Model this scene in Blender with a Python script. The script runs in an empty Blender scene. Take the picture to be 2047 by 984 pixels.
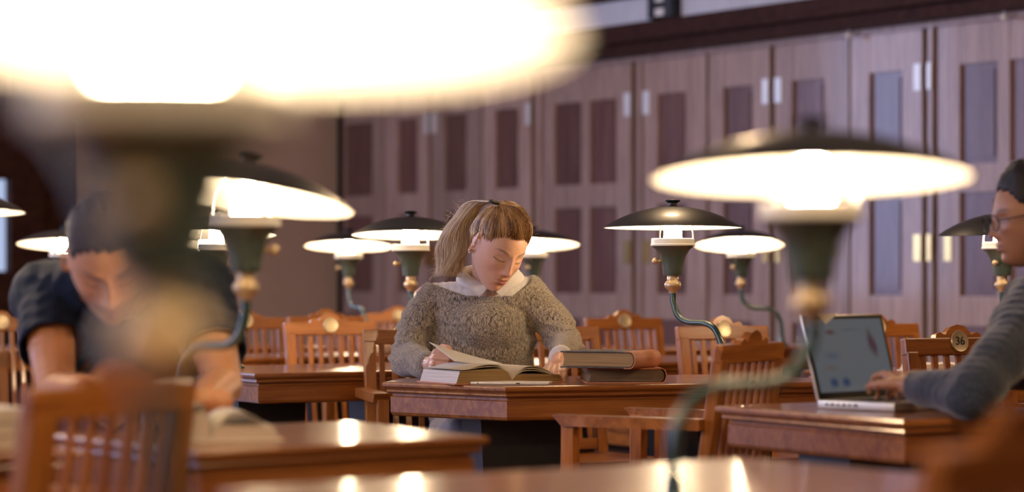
import bpy, bmesh, math, random
from mathutils import Vector, Matrix, noise
import numpy as np
random.seed(7)
PI = math.pi
C = bpy.context.scene.collection
SC = bpy.context.scene

# ------------------------------------------------------------------ camera, world, light
F = 4800.0            # focal length in pixels of the 2047 px wide frame
CAMZ = 1.07
HOR = 560.0
cam_d = bpy.data.cameras.new('camera')
cam_d.sensor_width = 36.0
cam_d.lens = F / 2047.0 * 36.0
cam_d.shift_y = (HOR - 492.0) / 2047.0
cam_d.clip_start = 0.05
cam_d.dof.use_dof = True
cam_d.dof.focus_distance = 7.35
cam_d.dof.aperture_fstop = 1.9
cam = bpy.data.objects.new('camera', cam_d)
cam.location = (0, 0, CAMZ)
cam.rotation_euler = (PI / 2, 0, 0)
C.objects.link(cam)
SC.camera = cam
SC.view_settings.view_transform = 'Standard'
SC.view_settings.look = 'None'
SC.view_settings.exposure = 0.70
SC.view_settings.gamma = 1.0
SC.view_settings.use_curve_mapping = False
SC.cycles.use_denoising = True
SC.cycles.use_adaptive_sampling = True
SC.cycles.adaptive_threshold = 0.02
SC.cycles.max_bounces = 8
SC.cycles.diffuse_bounces = 3
SC.cycles.glossy_bounces = 3
SC.cycles.sample_clamp_indirect = 4.0
SC.cycles.caustics_reflective = False
SC.cycles.caustics_refractive = False
w = bpy.data.worlds.new('world'); SC.world = w
w.use_nodes = True
w.node_tree.nodes['Background'].inputs[0].default_value = (0.55, 0.62, 0.9, 1)
w.node_tree.nodes['Background'].inputs[1].default_value = 0.0

BULB = 195.0           # strength of every lamp bulb
BULB_COL = (1.0, 0.75, 0.46)
WINDOW_W = 88.0      # daylight through the tall windows
FILL_W = 104.0         # glow of the added, unseen fill globes

# room axes: E1 runs along the door wall towards the camera's right, N points at the door wall
E1 = Vector((0.588, -0.809, 0)); N1 = Vector((0.809, 0.588, 0))
def RM(e, n, z=0): return E1 * e + N1 * n + Vector((0, 0, z))
NW = 0.773 * 0.809 + 15 * 0.588      # door wall distance along N1
EL = -15.2                           # plaster wall at the far left, along E1
NO = -5.2; ER = 4.5; HC = 5.2

def area(name, loc, target, sx, sy, watts, col):
    l = bpy.data.lights.new(name, 'AREA'); l.shape = 'RECTANGLE'; l.size = sx; l.size_y = sy
    l.energy = watts; l.color = col
    o = bpy.data.objects.new(name, l); o.location = loc
    o.rotation_euler = (Vector(target) - Vector(loc)).to_track_quat('-Z', 'Y').to_euler()
    C.objects.link(o); return o
FW = (-12.6, -10.0, -7.4)      # windows in the wall behind the camera's left (position along E1)
LWN = (3.6, 0.9, -1.8)         # windows in the left end wall (position along N1)
for e in FW:
    p = RM(e, NO + 0.05, 2.5)
    area('window_daylight', p, p + N1, 1.5, 3.1, WINDOW_W, (0.46, 0.56, 1.0))
for n_ in LWN:
    p = RM(EL + 0.05, n_, 2.5)
    area('window_daylight', p, p + E1, 1.5, 3.1, WINDOW_W * .68, (0.46, 0.56, 1.0))

# ------------------------------------------------------------------ helpers
def XY(px, d): return ((px - 1023.5) * d / F, d)
def P3(px, py, d): return Vector(((px - 1023.5) * d / F, d, CAMZ - (py - HOR) * d / F))

def link(name, bm, mat, parent=None, smooth=False, mats=None):
    me = bpy.data.meshes.new(name); bm.normal_update(); bm.to_mesh(me); bm.free()
    if smooth:
        me.polygons.foreach_set('use_smooth', [True] * len(me.polygons))
    for m in (mats or [mat]): me.materials.append(m)
    o = bpy.data.objects.new(name, me); C.objects.link(o)
    if parent: o.parent = parent
    return o
def autosmooth(o, ang=35):
    me = o.data
    me.polygons.foreach_set('use_smooth', [True] * len(me.polygons))
    try: me.set_sharp_from_angle(angle=math.radians(ang))
    except Exception: pass
    return o
def thing(name, label, cat, loc=(0, 0, 0), rz=0, group=None):
    o = bpy.data.objects.new(name, None); C.objects.link(o)
    o.location = loc; o.rotation_euler = (0, 0, rz); o.empty_display_size = 0.05
    o['label'] = label; o['category'] = cat
    if group: o['group'] = group
    return o
def tag(o, label, cat, group=None):
    o['label'] = label; o['category'] = cat
    if group: o['group'] = group
    return o
def struct(o): o['kind'] = 'structure'; return o
def dup(root, loc=None, rz=None, label=None, group=None):
    r = root.copy(); C.objects.link(r)
    if loc is not None: r.location = loc
    if rz is not None: r.rotation_euler = (0, 0, rz)
    if label: r['label'] = label
    if group: r['group'] = group
    for ch in list(root.children):
        c = ch.copy(); C.objects.link(c); c.parent = r
        for g in list(ch.children):
            d = g.copy(); C.objects.link(d); d.parent = c
    return r

def box(bm, cx, cy, cz, sx, sy, sz, M=None, bev=0.0):
    r = bmesh.ops.create_cube(bm, size=1.0)
    vs = r['verts']
    for v in vs: v.co = Vector((v.co.x * sx, v.co.y * sy, v.co.z * sz))
    if bev > 0:
        es = list({e for v in vs for e in v.link_edges})
        rb = bmesh.ops.bevel(bm, geom=es, offset=bev, segments=2, profile=0.6, affect='EDGES')
        vs = list({v for f in rb['faces'] for v in f.verts} | {v for v in vs if v.is_valid})
    for v in vs:
        v.co += Vector((cx, cy, cz))
        if M is not None: v.co = M @ v.co
    return vs
def prism(bm, pts, z0, z1, M=None):
    a = [bm.verts.new(Vector((p[0], p[1], z0))) for p in pts]
    b = [bm.verts.new(Vector((p[0], p[1], z1))) for p in pts]
    n = len(pts)
    bm.faces.new(list(reversed(a))); bm.faces.new(b)
    for i in range(n): bm.faces.new((a[i], a[(i + 1) % n], b[(i + 1) % n], b[i]))
    if M is not None:
        for v in a + b: v.co = M @ v.co
    return a + b
def lathe(bm, prof, seg=32, M=None, cap=False):
    rings = []
    for r, z in prof:
        if r < 1e-6: rings.append([bm.verts.new((0, 0, z))])
        else: rings.append([bm.verts.new((r * math.cos(2 * PI * i / seg), r * math.sin(2 * PI * i / seg), z)) for i in range(seg)])
    fs = []
    for a, b in zip(rings, rings[1:]):
        for i in range(seg):
            j = (i + 1) % seg
            q = []
            for v in ((a[i] if len(a) > 1 else a[0]), (a[j] if len(a) > 1 else a[0]), (b[j] if len(b) > 1 else b[0]), (b[i] if len(b) > 1 else b[0])):
                if v not in q: q.append(v)
            if len(q) > 2: fs.append(bm.faces.new(q))
    if M is not None:
        for r in rings:
            for v in r: v.co = M @ v.co
    return fs
def catmull(pts, n=8):
    pts = [Vector(p) for p in pts]
    P = [pts[0] * 2 - pts[1]] + pts + [pts[-1] * 2 - pts[-2]]
    out = []
    for i in range(1, len(P) - 2):
        for k in range(n):
            t = k / n
            a, b, c, d = P[i - 1], P[i], P[i + 1], P[i + 2]
            out.append(0.5 * ((2 * b) + (c - a) * t + (2 * a - 5 * b + 4 * c - d) * t * t + (3 * b - a - 3 * c + d) * t ** 3))
    out.append(pts[-1]); return out
def tube(bm, pts, r, seg=12, M=None):
    pts = [Vector(p) for p in pts]
    rs = r if isinstance(r, (list, tuple)) else [r] * len(pts)
    rings = []; up = None
    for i, p in enumerate(pts):
        t = (pts[min(i + 1, len(pts) - 1)] - pts[max(i - 1, 0)]).normalized()
        if up is None: up = t.orthogonal().normalized()
        up = (up - t * up.dot(t)).normalized(); sd = t.cross(up)
        rings.append([bm.verts.new(p + (up * math.cos(2 * PI * k / seg) + sd * math.sin(2 * PI * k / seg)) * rs[i]) for k in range(seg)])
    for a, b in zip(rings, rings[1:]):
        for k in range(seg): bm.faces.new((a[k], a[(k + 1) % seg], b[(k + 1) % seg], b[k]))
    bm.faces.new(list(reversed(rings[0]))); bm.faces.new(rings[-1])
    if M is not None:
        for rr in rings:
            for v in rr: v.co = M @ v.co
    return rings
def ball(bm, c, rad, M=None, sub=3, R=None):
    rad = (rad, rad, rad) if isinstance(rad, (int, float)) else rad
    r = bmesh.ops.create_icosphere(bm, subdivisions=sub, radius=1.0)
    for v in r['verts']:
        q = Vector((v.co.x * rad[0], v.co.y * rad[1], v.co.z * rad[2]))
        if R is not None: q = R @ q
        v.co = q + Vector(c)
        if M is not None: v.co = M @ v.co
def limb(bm, pts, rs, M=None, n=7):
    """tapered rounded limb: overlapping balls along the path plus cone walls, fused later"""
    pts = [Vector(p) for p in pts]
    for i in range(len(pts) - 1):
        a, b = pts[i], pts[i + 1]
        L = (b - a).length
        m = max(2, int(L / (min(rs[i], rs[i + 1]) * 0.5)))
        for k in range(m + 1):
            t = k / m
            ball(bm, a.lerp(b, t), rs[i] * (1 - t) + rs[i + 1] * t, M, sub=2)

# ------------------------------------------------------------------ materials
def nmat(name):
    m = bpy.data.materials.new(name); m.use_nodes = True
    nt = m.node_tree; return m, nt, nt.nodes['Principled BSDF']
def sim(name, col, rough=0.5, metal=0.0, var=0.12, scale=30, bump=0.0, coat=0.0, sheen=0.0, sss=0.0):
    m, nt, b = nmat(name)
    tc = nt.nodes.new('ShaderNodeTexCoord'); nz = nt.nodes.new('ShaderNodeTexNoise'); nz.inputs['Scale'].default_value = scale
    nz.inputs['Detail'].default_value = 4
    nt.links.new(tc.outputs['Object'], nz.inputs['Vector'])
    rp = nt.nodes.new('ShaderNodeValToRGB'); e = rp.color_ramp.elements
    e[0].position = 0.3; e[1].position = 0.7
    e[0].color = tuple(c * (1 - var) for c in col) + (1,); e[1].color = tuple(min(1, c * (1 + var)) for c in col) + (1,)
    nt.links.new(nz.outputs['Fac'], rp.inputs['Fac']); nt.links.new(rp.outputs['Color'], b.inputs['Base Color'])
    b.inputs['Roughness'].default_value = rough; b.inputs['Metallic'].default_value = metal
    if coat: b.inputs['Coat Weight'].default_value = coat; b.inputs['Coat Roughness'].default_value = 0.12
    if sheen: b.inputs['Sheen Weight'].default_value = sheen; b.inputs['Sheen Roughness'].default_value = 0.5
    if sss:
        b.inputs['Subsurface Weight'].default_value = sss; b.inputs['Subsurface Radius'].default_value = (1.0, 0.35, 0.2)
        b.inputs['Subsurface Scale'].default_value = 0.006
    if bump:
        bp = nt.nodes.new('ShaderNodeBump'); bp.inputs['Strength'].default_value = bump; bp.inputs['Distance'].default_value = 0.002
        nt.links.new(nz.outputs['Fac'], bp.inputs['Height']); nt.links.new(bp.outputs['Normal'], b.inputs['Normal'])
    return m
def wood(name, dark, light, rough=0.3, coat=0.3, grain=(1.2, 22, 22), rot=(0, 0, 0), rnd=True):
    m, nt, b = nmat(name)
    tc = nt.nodes.new('ShaderNodeTexCoord'); mp = nt.nodes.new('ShaderNodeMapping')
    mp.inputs['Scale'].default_value = grain; mp.inputs['Rotation'].default_value = rot
    nt.links.new(tc.outputs['Object'], mp.inputs['Vector'])
    n1 = nt.nodes.new('ShaderNodeTexNoise'); n1.inputs['Scale'].default_value = 1.6; n1.inputs['Detail'].default_value = 6; n1.inputs['Distortion'].default_value = 1.2
    n2 = nt.nodes.new('ShaderNodeTexNoise'); n2.inputs['Scale'].default_value = 9.0; n2.inputs['Detail'].default_value = 3
    nt.links.new(mp.outputs['Vector'], n1.inputs['Vector']); nt.links.new(mp.outputs['Vector'], n2.inputs['Vector'])
    mx = nt.nodes.new('ShaderNodeMath'); mx.operation = 'MULTIPLY_ADD'; mx.inputs[1].default_value = 0.35
    nt.links.new(n2.outputs['Fac'], mx.inputs[0]); nt.links.new(n1.outputs['Fac'], mx.inputs[2])
    rp = nt.nodes.new('ShaderNodeValToRGB'); e = rp.color_ramp.elements
    e[0].position = 0.45; e[0].color = dark + (1,); e[1].position = 0.85; e[1].color = light + (1,)
    nt.links.new(mx.outputs[0], rp.inputs['Fac'])
    oi = nt.nodes.new('ShaderNodeObjectInfo'); mr = nt.nodes.new('ShaderNodeMapRange')
    mr.inputs['To Min'].default_value = 0.86; mr.inputs['To Max'].default_value = 1.14
    nt.links.new(oi.outputs['Random'], mr.inputs['Value'])
    hs = nt.nodes.new('ShaderNodeHueSaturation'); nt.links.new(rp.outputs['Color'], hs.inputs['Color'])
    nt.links.new(mr.outputs['Result'], hs.inputs['Value'])
    nt.links.new(hs.outputs['Color'], b.inputs['Base Color'])
    b.inputs['Roughness'].default_value = rough; b.inputs['Coat Weight'].default_value = coat; b.inputs['Coat Roughness'].default_value = 0.10
    bp = nt.nodes.new('ShaderNodeBump'); bp.inputs['Strength'].default_value = 0.12; bp.inputs['Distance'].default_value = 0.001
    nt.links.new(n2.outputs['Fac'], bp.inputs['Height']); nt.links.new(bp.outputs['Normal'], b.inputs['Normal'])
    return m
M = {}
M['top'] = wood('desk_top_wood', (0.19, 0.052, 0.014), (0.41, 0.155, 0.040), 0.28, 0.45)
M['apron'] = wood('desk_apron_wood', (0.19, 0.052, 0.014), (0.41, 0.155, 0.038), 0.30, 0.25, (1.0, 30, 14))
M['chair'] = wood('chair_wood', (0.26, 0.080, 0.016), (0.52, 0.192, 0.042), 0.30, 0.25, (14, 14, 1.2))
M['chairh'] = wood('chair_rail_wood', (0.26, 0.080, 0.016), (0.52, 0.192, 0.042), 0.30, 0.25, (1.2, 14, 14))
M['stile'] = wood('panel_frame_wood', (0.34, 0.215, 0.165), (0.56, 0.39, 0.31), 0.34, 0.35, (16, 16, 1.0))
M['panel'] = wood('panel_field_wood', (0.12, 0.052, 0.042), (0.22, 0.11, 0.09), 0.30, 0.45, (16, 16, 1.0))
M['darkwood'] = wood('dark_beam_wood', (0.035, 0.014, 0.010), (0.075, 0.03, 0.02), 0.5, 0.0, (1.0, 12, 12))
M['darkwood'].node_tree.nodes['Principled BSDF'].inputs['Specular IOR Level'].default_value = .08
M['floor'] = wood('floor_wood', (0.06, 0.025, 0.012), (0.13, 0.055, 0.025), 0.35, 0.1, (1.0, 8, 8))
M['gap'] = sim('dark_gap', (0.006, 0.003, 0.003), 0.8)
M['plaster'] = sim('plaster', (0.66, 0.49, 0.38), 0.85, var=0.04, scale=6, bump=0.05)
M['ceil'] = sim('ceiling_paint', (0.30, 0.26, 0.24), 0.9, var=0.03)
M['white'] = sim('white_enamel', (0.80, 0.78, 0.74), 0.45, var=0.02)
M['band'] = sim('pale_painted_band', (0.62, 0.64, 0.68), 0.5, var=0.06, scale=8)
M['shade'] = sim('dark_shade_enamel', (0.018, 0.022, 0.025), 0.36, var=0.15, coat=0.15)
M['green'] = sim('dark_green_lacquer', (0.026, 0.066, 0.060), 0.26, var=0.15, coat=0.5)
M['greenmid'] = sim('green_cup_lacquer', (0.048, 0.068, 0.060), 0.35, var=0.1, coat=0.3)
M['cream'] = sim('cream_metal_neck', (0.60, 0.46, 0.28), 0.30, metal=0.5, var=0.06)
M['brass'] = sim('brass', (0.72, 0.50, 0.20), 0.22, metal=1.0, var=0.05)
M['badge'] = sim('pale_brass_badge', (0.82, 0.68, 0.44), 0.38, metal=0.6, var=0.08, scale=200)
M['steel'] = sim('bright_hinge_metal', (0.95, 0.94, 0.88), 0.40, metal=0.35, var=0.04)
M['black'] = sim('black_pedestal_paint', (0.012, 0.012, 0.014), 0.4, var=0.2)
M['paper'] = sim('old_paper', (0.68, 0.60, 0.48), 0.8, var=0.04, scale=60)
M['whitepaper'] = sim('white_paper', (0.80, 0.76, 0.68), 0.8, var=0.03)
M['alu'] = sim('aluminium', (0.72, 0.68, 0.60), 0.35, metal=0.6, var=0.03)
M['tablet'] = sim('tablet_back', (0.78, 0.75, 0.68), 0.35, metal=0.3, var=0.02)
M['leather'] = sim('peach_leather', (0.62, 0.26, 0.14), 0.6, var=0.12, scale=25)
M['cover'] = sim('dark_marbled_cover', (0.085, 0.07, 0.06), 0.45, var=0.5, scale=90)
M['rubber'] = sim('black_rubber', (0.01, 0.01, 0.011), 0.5)
def bulb_mat():
    m, nt, b = nmat('bulb_glow')
    b.inputs['Base Color'].default_value = (0.9, 0.85, 0.75, 1)
    b.inputs['Emission Color'].default_value = BULB_COL + (1,)
    b.inputs['Emission Strength'].default_value = BULB
    return m
M['bulb'] = bulb_mat()
def emit(name, col, s):
    m, nt, b = nmat(name)
    b.inputs['Base Color'].default_value = (0.02, 0.02, 0.02, 1); b.inputs['Roughness'].default_value = 0.3
    b.inputs['Emission Color'].default_value = col + (1,); b.inputs['Emission Strength'].default_value = s
    return m
M['sky'] = emit('sky_behind_window', (0.45, 0.55, 0.8), 0.6)
def paged(name, dark, light, axis=2, scale=900):
    m, nt, b = nmat(name)
    tc = nt.nodes.new('ShaderNodeTexCoord'); mp = nt.nodes.new('ShaderNodeMapping')
    s = [4, 4, 4]; s[axis] = scale; mp.inputs['Scale'].default_value = s
    n = nt.nodes.new('ShaderNodeTexNoise'); n.inputs['Scale'].default_value = 1; n.inputs['Detail'].default_value = 3
    rp = nt.nodes.new('ShaderNodeValToRGB'); e = rp.color_ramp.elements
    e[0].position = 0.35; e[0].color = dark + (1,); e[1].position = 0.65; e[1].color = light + (1,)
    nt.links.new(tc.outputs['Object'], mp.inputs['Vector']); nt.links.new(mp.outputs['Vector'], n.inputs['Vector'])
    nt.links.new(n.outputs['Fac'], rp.inputs['Fac']); nt.links.new(rp.outputs['Color'], b.inputs['Base Color'])
    b.inputs['Roughness'].default_value = 0.75
    return m
M['edges'] = paged('page_edges', (0.24, 0.14, 0.05), (0.50, 0.34, 0.15))
M['edgesw'] = paged('pale_page_edges', (0.55, 0.48, 0.40), (0.80, 0.74, 0.66))
M['edgesd'] = paged('dark_page_edges', (0.11, 0.07, 0.04), (0.24, 0.16, 0.09))

# ------------------------------------------------------------------ the room
def wall_box(name, e0, e1, n0, n1, z0, z1, mat):
    bm = bmesh.new()
    p = [RM(e0, n0), RM(e1, n0), RM(e1, n1), RM(e0, n1)]
    prism(bm, [(q.x, q.y) for q in p], z0, z1)
    bmesh.ops.recalc_face_normals(bm, faces=bm.faces)
    return struct(link(name, bm, mat))
wall_box('floor', EL - .3, ER + .3, NO - .3, NW + .3, -0.1, 0.0, M['floor'])
wall_box('ceiling', EL - .3, ER + .3, NO - .3, NW + .3, HC, HC + .1, M['ceil'])
wall_box('wall_back', EL - .3, ER + .3, NW + .12, NW + .3, 0, HC, M['gap'])
bm = bmesh.new()
def rbox(bm, e0, e1, n0, n1, z0, z1):
    p = [RM(e0, n0), RM(e1, n0), RM(e1, n1), RM(e0, n1)]
    prism(bm, [(q.x, q.y) for q in p], z0, z1)
cc = [NO] + [v for n_ in sorted(LWN) for v in (n_ - .8, n_ + .8)] + [NW]
for i in range(0, len(cc), 2): rbox(bm, EL - .2, EL, cc[i], cc[i + 1], 0, HC)
for i in range(1, len(cc) - 1, 2): rbox(bm, EL - .2, EL, cc[i], cc[i + 1], 0, .9); rbox(bm, EL - .2, EL, cc[i], cc[i + 1], 4.25, HC)
bmesh.ops.recalc_face_normals(bm, faces=bm.faces)
struct(link('wall_left', bm, M['plaster']))
for k, n_ in enumerate(LWN):
    bm = bmesh.new()
    for a in (-.78, -.02, .74): rbox(bm, EL - .15, EL - .09, n_ + a, n_ + a + .04, .9, 4.25)
    for z in (.9, 2.0, 3.1, 4.2): rbox(bm, EL - .15, EL - .09, n_ - .78, n_ + .78, z, z + .05)
    fr = struct(link('window_%d' % (k + 5), bm, M['white']))
    bm = bmesh.new(); rbox(bm, EL - .18, EL - .17, n_ - .8, n_ + .8, .9, 4.25)
    link('pane', bm, M['sky'], fr)
wall_box('wall_right', ER, ER + .2, NO, NW, 0, HC, M['plaster'])
# window wall behind the camera's left: piers, sill and head around four tall openings
bm = bmesh.new()
def rbox(bm, e0, e1, n0, n1, z0, z1):
    p = [RM(e0, n0), RM(e1, n0), RM(e1, n1), RM(e0, n1)]
    prism(bm, [(q.x, q.y) for q in p], z0, z1)
cuts = [EL - .2]
for e in FW: cuts += [e - .8, e + .8]
cuts.append(ER + .2)
for i in range(0, len(cuts), 2): rbox(bm, cuts[i], cuts[i + 1], NO - .2, NO, 0, HC)
for i in range(1, len(cuts) - 1, 2):
    rbox(bm, cuts[i], cuts[i + 1], NO - .2, NO, 0, .9); rbox(bm, cuts[i], cuts[i + 1], NO - .2, NO, 4.25, HC)
bmesh.ops.recalc_face_normals(bm, faces=bm.faces)
struct(link('wall_front', bm, M['plaster']))
for k, e in enumerate(FW):
    bm = bmesh.new()
    for a in (-.78, -.02, .74): rbox(bm, e + a, e + a + .04, NO - .15, NO - .09, .9, 4.25)
    for z in (.9, 2.0, 3.1, 4.2): rbox(bm, e - .78, e + .78, NO - .15, NO - .09, z, z + .05)
    fr = struct(link('window_%d' % (k + 2), bm, M['white']))
    bm = bmesh.new(); rbox(bm, e - .8, e + .8, NO - .18, NO - .17, .9, 4.25)
    link('pane', bm, M['sky'], fr)

# pixel column -> distance along the door wall (measured on its face)
def wall_e(px, off=0.0):
    k = (px - 1023.5) / F
    n = NW - off
    # point = E1*e + N1*n ; X = .588e+.809n ; Y=-.809e+.588n ; X = kY
    return (k * 0.588 * n - 0.809 * n) / (0.588 + 0.809 * k)
ZS = 15.0 / 13.0
def wz(z): return CAMZ + (z - CAMZ) * ZS
Z_TOP = wz(2.245); Z_P1 = (wz(1.60), wz(2.06)); Z_P2 = (wz(0.996), wz(1.472)); Z_P3 = (0.22, wz(0.86))
# each leaf: left px, right px, list of (panel left, panel right), hinge side pixels
leaves = [
 (686, 767, [(690, 744)], []), (769, 857, [(795, 834)], [(849, 857)]),
 (864, 961, [(889, 932)], [(864, 873)]), (965, 1061, [(990, 1036)], [(1052, 1061)]),
 (1085, 1262, [(1109, 1162), (1179, 1232)], [(1249, 1261)]),
 (1286, 1411, [(1314, 1371)], [(1287, 1299)]), (1417, 1538, [(1446, 1504)], [(1525, 1537)]),
 (1549, 1696, [(1583, 1648)], [(1550, 1563)]), (1701, 1843, [(1737, 1804)], [(1828, 1842)]),
 (1875, 2120, [(1918, 1994), (2018, 2088)], [(1889, 1903)]),
 (2130, 2260, [(2160, 2225)], []), (2266, 2400, [(2300, 2362)], []),
]
T = 0.05
for i, (a, b, pans, hs) in enumerate(leaves):
    e0, e1 = wall_e(a, T), wall_e(b, T)
    bm = bmesh.new()
    pe = [(wall_e(p, T), wall_e(q, T)) for p, q in pans]
    xs = [e0] + [v for pq in pe for v in pq] + [e1]
    for k in range(0, len(xs), 2): rbox(bm, xs[k], xs[k + 1], NW - T, NW - .01, 0.05, Z_TOP)     # stiles
    for p, q in pe:
        for z0, z1 in ((0.05, Z_P3[0]), (Z_P3[1], Z_P2[0]), (Z_P2[1], Z_P1[0]), (Z_P1[1], Z_TOP)):
            rbox(bm, p, q, NW - T + .003, NW - .01, z0, z1)
    bmesh.ops.recalc_face_normals(bm, faces=bm.faces)
    leaf = struct(link('door_%d' % (i + 1), bm, M['stile']))
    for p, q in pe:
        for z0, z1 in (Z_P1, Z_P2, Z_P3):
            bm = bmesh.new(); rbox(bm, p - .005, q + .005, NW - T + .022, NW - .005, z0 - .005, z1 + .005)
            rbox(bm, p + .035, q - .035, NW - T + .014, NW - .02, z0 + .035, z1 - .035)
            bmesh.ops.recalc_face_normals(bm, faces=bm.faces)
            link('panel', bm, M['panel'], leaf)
    for h0, h1 in hs:
        for zc in (wz(2.02), wz(1.22)):
            if h0 == 1889 and zc > 1.7: continue
            bm = bmesh.new(); rbox(bm, wall_e(h0, T), wall_e(h1, T), NW - T - .008, NW - T + .001, zc - .072, zc + .072)
            r_ = wall_e((h0 + h1) / 2, T)
            bmesh.ops.recalc_face_normals(bm, faces=bm.faces)
            link('hinge', bm, M['steel'] if zc > 1.7 else M['brass'], leaf)
# narrow posts between the leaf groups
for k, (a, b) in enumerate(((1073, 1083), (1274, 1284), (1857, 1866))):
    o = wall_box('trim_%d' % (k + 1), wall_e(a, T), wall_e(b, T), NW - T - .01, NW, 0.0, Z_TOP, M['stile'])
    if k == 2:
        for zc in (wz(2.02), wz(1.22)):
            bm = bmesh.new(); rbox(bm, wall_e(a, T), wall_e(b - 1, T), NW - T - .018, NW - T - .009, zc - .072, zc + .072)
            bmesh.ops.recalc_face_normals(bm, faces=bm.faces); link('hinge', bm, M['steel'] if zc > 1.7 else M['brass'], o)
# head rail, fascia, pale band, dark handrail, upper wall
wall_box('trim_4', wall_e(686, T), ER, NW - T - .03, NW, Z_TOP, Z_TOP + .035, M['stile'])
wall_box('trim_5', EL, ER, NW - .22, NW, Z_TOP + .03, wz(2.33), M['darkwood'])
wall_box('trim_6', EL, ER, NW - .28, NW, wz(2.33), wz(2.425), M['darkwood'])
o_ = .26
g0, g1 = wall_e(1312, o_), wall_e(1362, o_)
wall_box('trim_7', EL, g0, NW - o_, NW - .1, wz(2.425), wz(2.555), M['band'])
wall_box('trim_8', g1, ER, NW - o_, NW - .1, wz(2.425), wz(2.555), M['band'])
wall_box('trim_9', EL, ER, NW - .30, NW - .1, wz(2.555), wz(2.585), M['darkwood'])
wall_box('trim_10', EL, wall_e(1268, .1), NW - .12, NW - .02, wz(2.585), HC, M['panel'])
wall_box('trim_11', wall_e(1273, .1), ER, NW - .12, NW - .02, wz(2.585), HC, M['panel'])
# black bracket with two white caps on the fascia
br = thing('gallery_bracket', 'black iron bracket with two white caps on the pale gallery band', 'bracket', RM((g0 + g1) / 2, NW - .31, wz(2.425)))
def rel(bm, o):
    for v in bm.verts: v.co -= o.location
ge = (g1 - g0)
bm = bmesh.new()
rbox(bm, g0, g0 + ge * .22, NW - .33, NW - .27, wz(2.425), wz(2.66)); rbox(bm, g1 - ge * .3, g1 - ge * .05, NW - .33, NW - .27, wz(2.425), wz(2.66))
rbox(bm, g0, g1 - ge * .05, NW - .32, NW - .28, wz(2.483), wz(2.50)); rel(bm, br); bmesh.ops.recalc_face_normals(bm, faces=bm.faces)
link('bracket_frame', bm, M['black'], br)
for z in (wz(2.435), wz(2.508)):
    bm = bmesh.new(); rbox(bm, g0 + ge * .28, g0 + ge * .62, NW - .325, NW - .30, z, z + .045); rel(bm, br); bmesh.ops.recalc_face_normals(bm, faces=bm.faces)
    link('white_cap', bm, M['white'], br)
for px, w_ in ((1702, 'above the panelled wall at centre right'), (2013, 'above the panelled wall at the right edge')):
    bm = bmesh.new(); e = wall_e(px, .1)
    ball(bm, (0, 0, 0), .018); tube(bm, [(0, 0, 0), (0, 0, .05)], .006)
    o = link('round_knob', bm, M['steel'], smooth=True); o.location = RM(e, NW - .12, Z_TOP + .0)
    tag(o, 'small bright round knob under the dark beam ' + w_, 'knob')
# left end: dark wood casing and a tall window in the plaster wall
def pw(px):      # pixel column -> position along N1 on the plaster wall
    k = (px - 1023.5) / F
    return EL * (k * -0.809 - 0.588) / (0.809 - k * 0.588)
def lw(name, a, b, z0, z1, th, mat):
    bm = bmesh.new(); rbox(bm, EL, EL + th, pw(a), pw(b), z0, z1); bmesh.ops.recalc_face_normals(bm, faces=bm.faces)
    return struct(link(name, bm, mat))
lw('trim_12', 9, 75, 0, 3.2, .10, M['darkwood']); lw('trim_13', 75, 150, 0, 3.2, .05, M['darkwood'])
lw('trim_14', -120, 9, 1.75, 3.2, .08, M['darkwood']); lw('trim_15', -120, 9, 0, 1.1, .08, M['darkwood'])
wn = lw('window_1', -110, 9, 1.1, 1.13, .06, M['darkwood'])
bm = bmesh.new(); rbox(bm, EL + .004, EL + .012, pw(-110), pw(9), 1.1, 1.75); bmesh.ops.recalc_face_normals(bm, faces=bm.faces)
link('pane', bm, M['sky'], wn)
# added warm fill light: glowing globes on cords, all out of view
GLOBE = emit('fill_globe_glow', (1, .68, .38), FILL_W)
def fill_lamp(x, y, z, lab):
    t = thing('added_fill_lamp', lab, 'lamp', (x, y, z))
    bm = bmesh.new(); lathe(bm, [(0, .16), (.03, .155), (.05, .12), (.045, .10), (0, .10)]); link('fill_lamp_shade', bm, M['shade'], t, True)
    bm = bmesh.new(); ball(bm, (0, 0, .02), .10); link('globe', bm, GLOBE, t, True)
    bm = bmesh.new(); tube(bm, [(0, 0, .15), (0, 0, HC - z)], .008); link('cord', bm, M['black'], t)

for x, y, z, lab in ((1.5, 3.4, 2.25, 'added round fill lamp above the right foreground desks'), (-1.9, 3.2, 2.25, 'added round fill lamp above the left foreground desks'), (.2, -.4, 2.4, 'added round fill lamp behind the camera'),
        (3.3, 6.6, 2.7, 'added round fill lamp right of the desks'), (-3.4, 7.4, 2.8, 'added round fill lamp left of the desks'), (.6, 9.2, 3.0, 'added round fill lamp above the far desks'), (-2.3, 11.6, 3.4, 'added round fill lamp above the plaster wall corner')):
    fill_lamp(x, y, z, lab)

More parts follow.
